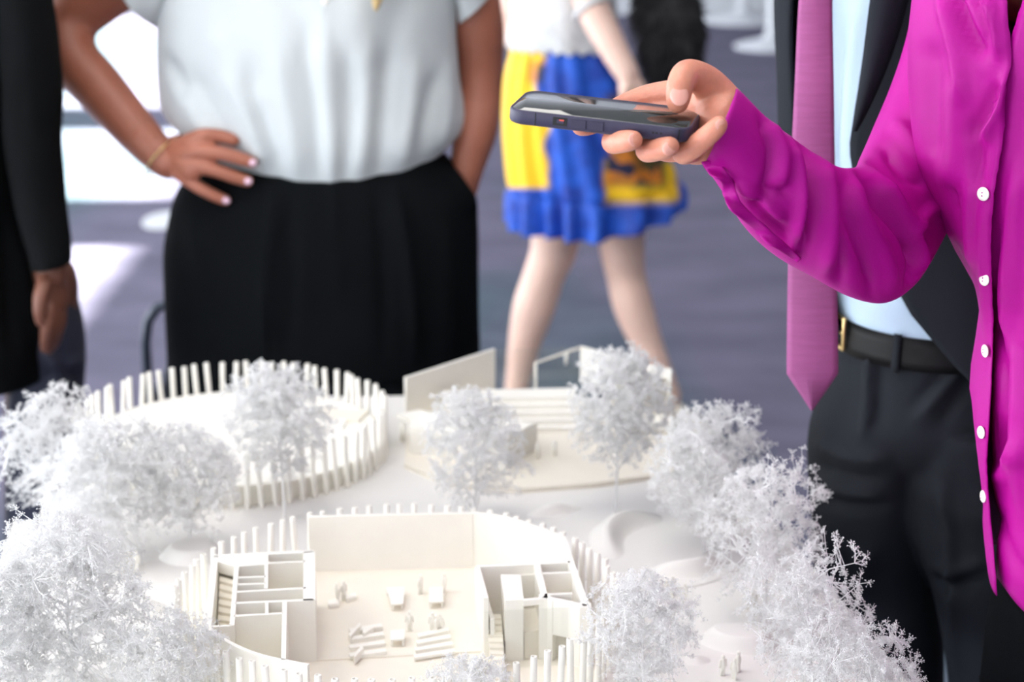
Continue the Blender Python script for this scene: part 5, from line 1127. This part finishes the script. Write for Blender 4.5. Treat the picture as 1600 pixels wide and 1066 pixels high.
chain([(1125, 180, 1.515, .018), (1090, 175, 1.535, .013), (1035, 178, 1.552, .0108), (990, 196, 1.552, .0100), (965, 214, 1.520, .0096), (958, 222, 1.480, .0092), (966, 222, 1.456, .0090), (982, 220, 1.443, .0084), (989, 219, 1.439, .0076)], 36)
mid_tip = (982, 220, 1.443)
chain([(1122, 196, 1.512, .018), (1095, 200, 1.530, .013), (1060, 212, 1.545, .0108), (1030, 226, 1.528, .0100), (1012, 234, 1.490, .0096), (1018, 235, 1.460, .0092), (1036, 232, 1.442, .0086), (1046, 229, 1.432, .0078)], 36)
chain([(1120, 212, 1.506, .017), (1100, 226, 1.505, .0125), (1078, 236, 1.492, .0100), (1068, 238, 1.468, .0094), (1084, 230, 1.450, .0088), (1106, 212, 1.440, .0082), (1120, 199, 1.437, .0076), (1123, 195, 1.437, .0070)], 36)
Rm = basis(PD(1060, 190, 1.53)-PD(1140, 200, 1.50), ax_n); hb.ell(PD(1108, 188, 1.512), (0.034, 0.030, 0.0165), Rm, 28, 16)
hb.ell(PD(1112, 222, 1.500), (0.022, 0.018, 0.016), None, 24, 14); hb.ell(PD(1122, 165, 1.502), (0.024, 0.019, 0.019), Rm, 24, 14); hb.ell(PD(1090, 232, 1.505), (0.020, 0.014, 0.013), None, 20, 12); hb.ell(PD(1050, 232, 1.515), (0.020, 0.012, 0.011), None, 20, 12)
Vh, Fh = remeshed(hb, 0.0013, 9, 0.5)
pb = MB(); at = head_parts(pb, (hx-0.01, DP-0.03, 1.725), -0.45)
pb.tube([(hx, DP-0.005, 1.65), (hx, DP, 1.56), (hx, DP, 1.44), (c0, DP, 1.1), (c0, DP, 0.9)], [0.05, 0.054, 0.085, 0.09, 0.095], 16)
pb.tube([PD(1550, -70, 1.74), (hx, DP, 1.45), (hx+0.12, DP, 1.455)], [0.045, 0.07, 0.045], 12)
P = np.array([list(PD(x, y, d_))+[rr] for x, y, d_, rr in [(1550, -70, 1.74, .040), (1490, 110, 1.765, .034), (1432, 290, 1.74, .028), (1400, 370, 1.69, .026), (1330, 375, 1.63, .026), (1262, 332, 1.56, .024), (1205, 278, 1.522, .023)]]); S = spline(P, 36); pb.tube(S[:, :3], S[:, 3], 16)
pb.tube(AL[:, :3], AL[:, 3]*0.62, 14); relaxed_hand(pb, AL[-1, :3]+np.array([0, 0, -0.02]), [0, -0.1, -1], [-0.2, -1, 0], [-1, 0.2, 0], 0.92)
V_, F_ = ellipsoid((hx+0.035, DP-0.05, 1.435), (0.085, 0.084, 0.085)); pb.add(V_, F_)
for sx in (-1, 1): pb.tube([(c0+0.085*sx, DP, 0.85), (c0+0.088*sx, DP, 0.45), (c0+0.088*sx, DP, 0.07)], [0.06, 0.05, 0.036], 12)
Vb, Fb = remeshed(pb, 0.007, 5)
hand_body = MB().add(Vb, Fb).add(Vh, Fh).mk('body', M['skin_hand'], Pp)
vd = -FWD
def pd_nail(x, y, d_, normal_px, along_px, wd, ln, out):
    p = PD(x, y, d_); nn = nrm(normal_px); al = nrm(along_px); nail(hand_body, p+nn*out, nn, al, wd, ln, M['nail'])
RT = np.array([1.0, 0, 0]); UPV = np.array([0, SN, CS])
pd_nail(1061, 151, 1.462, -FWD*1.0-RT*0.05-UPV*0.05, -UPV, 0.0145, 0.0165, 0.0092)
pd_nail(983, 219.5, 1.441, -FWD*0.80+RT*0.40, RT*0.8+FWD*0.3, 0.0105, 0.0105, 0.0082)
pd_nail(1043, 231, 1.434, -FWD*0.95-UPV*0.15+RT*0.1, RT*0.45+UPV*0.5, 0.0105, 0.0115, 0.0080)
pd_nail(1119, 198, 1.437, -FWD*0.9+RT*0.35, UPV*0.7+RT*0.3, 0.0085, 0.0105, 0.0062)
head_extras(Pp, at, 0.97, M['hair_brown'], long=[([at(0.06, 0.05, 0.0), at(0.07, 0.09, -0.14), at(0.06, 0.10, -0.24)], [0.05, 0.05, 0.03]), ([at(-0.06, 0.05, 0.0), at(-0.07, 0.09, -0.14), at(-0.06, 0.10, -0.24)], [0.05, 0.05, 0.03])])
for sx in (-1, 1): shoe(Pp, (c0+0.088*sx, DP, 0), (-0.5, -1), M['shoe_black'], 0.24)
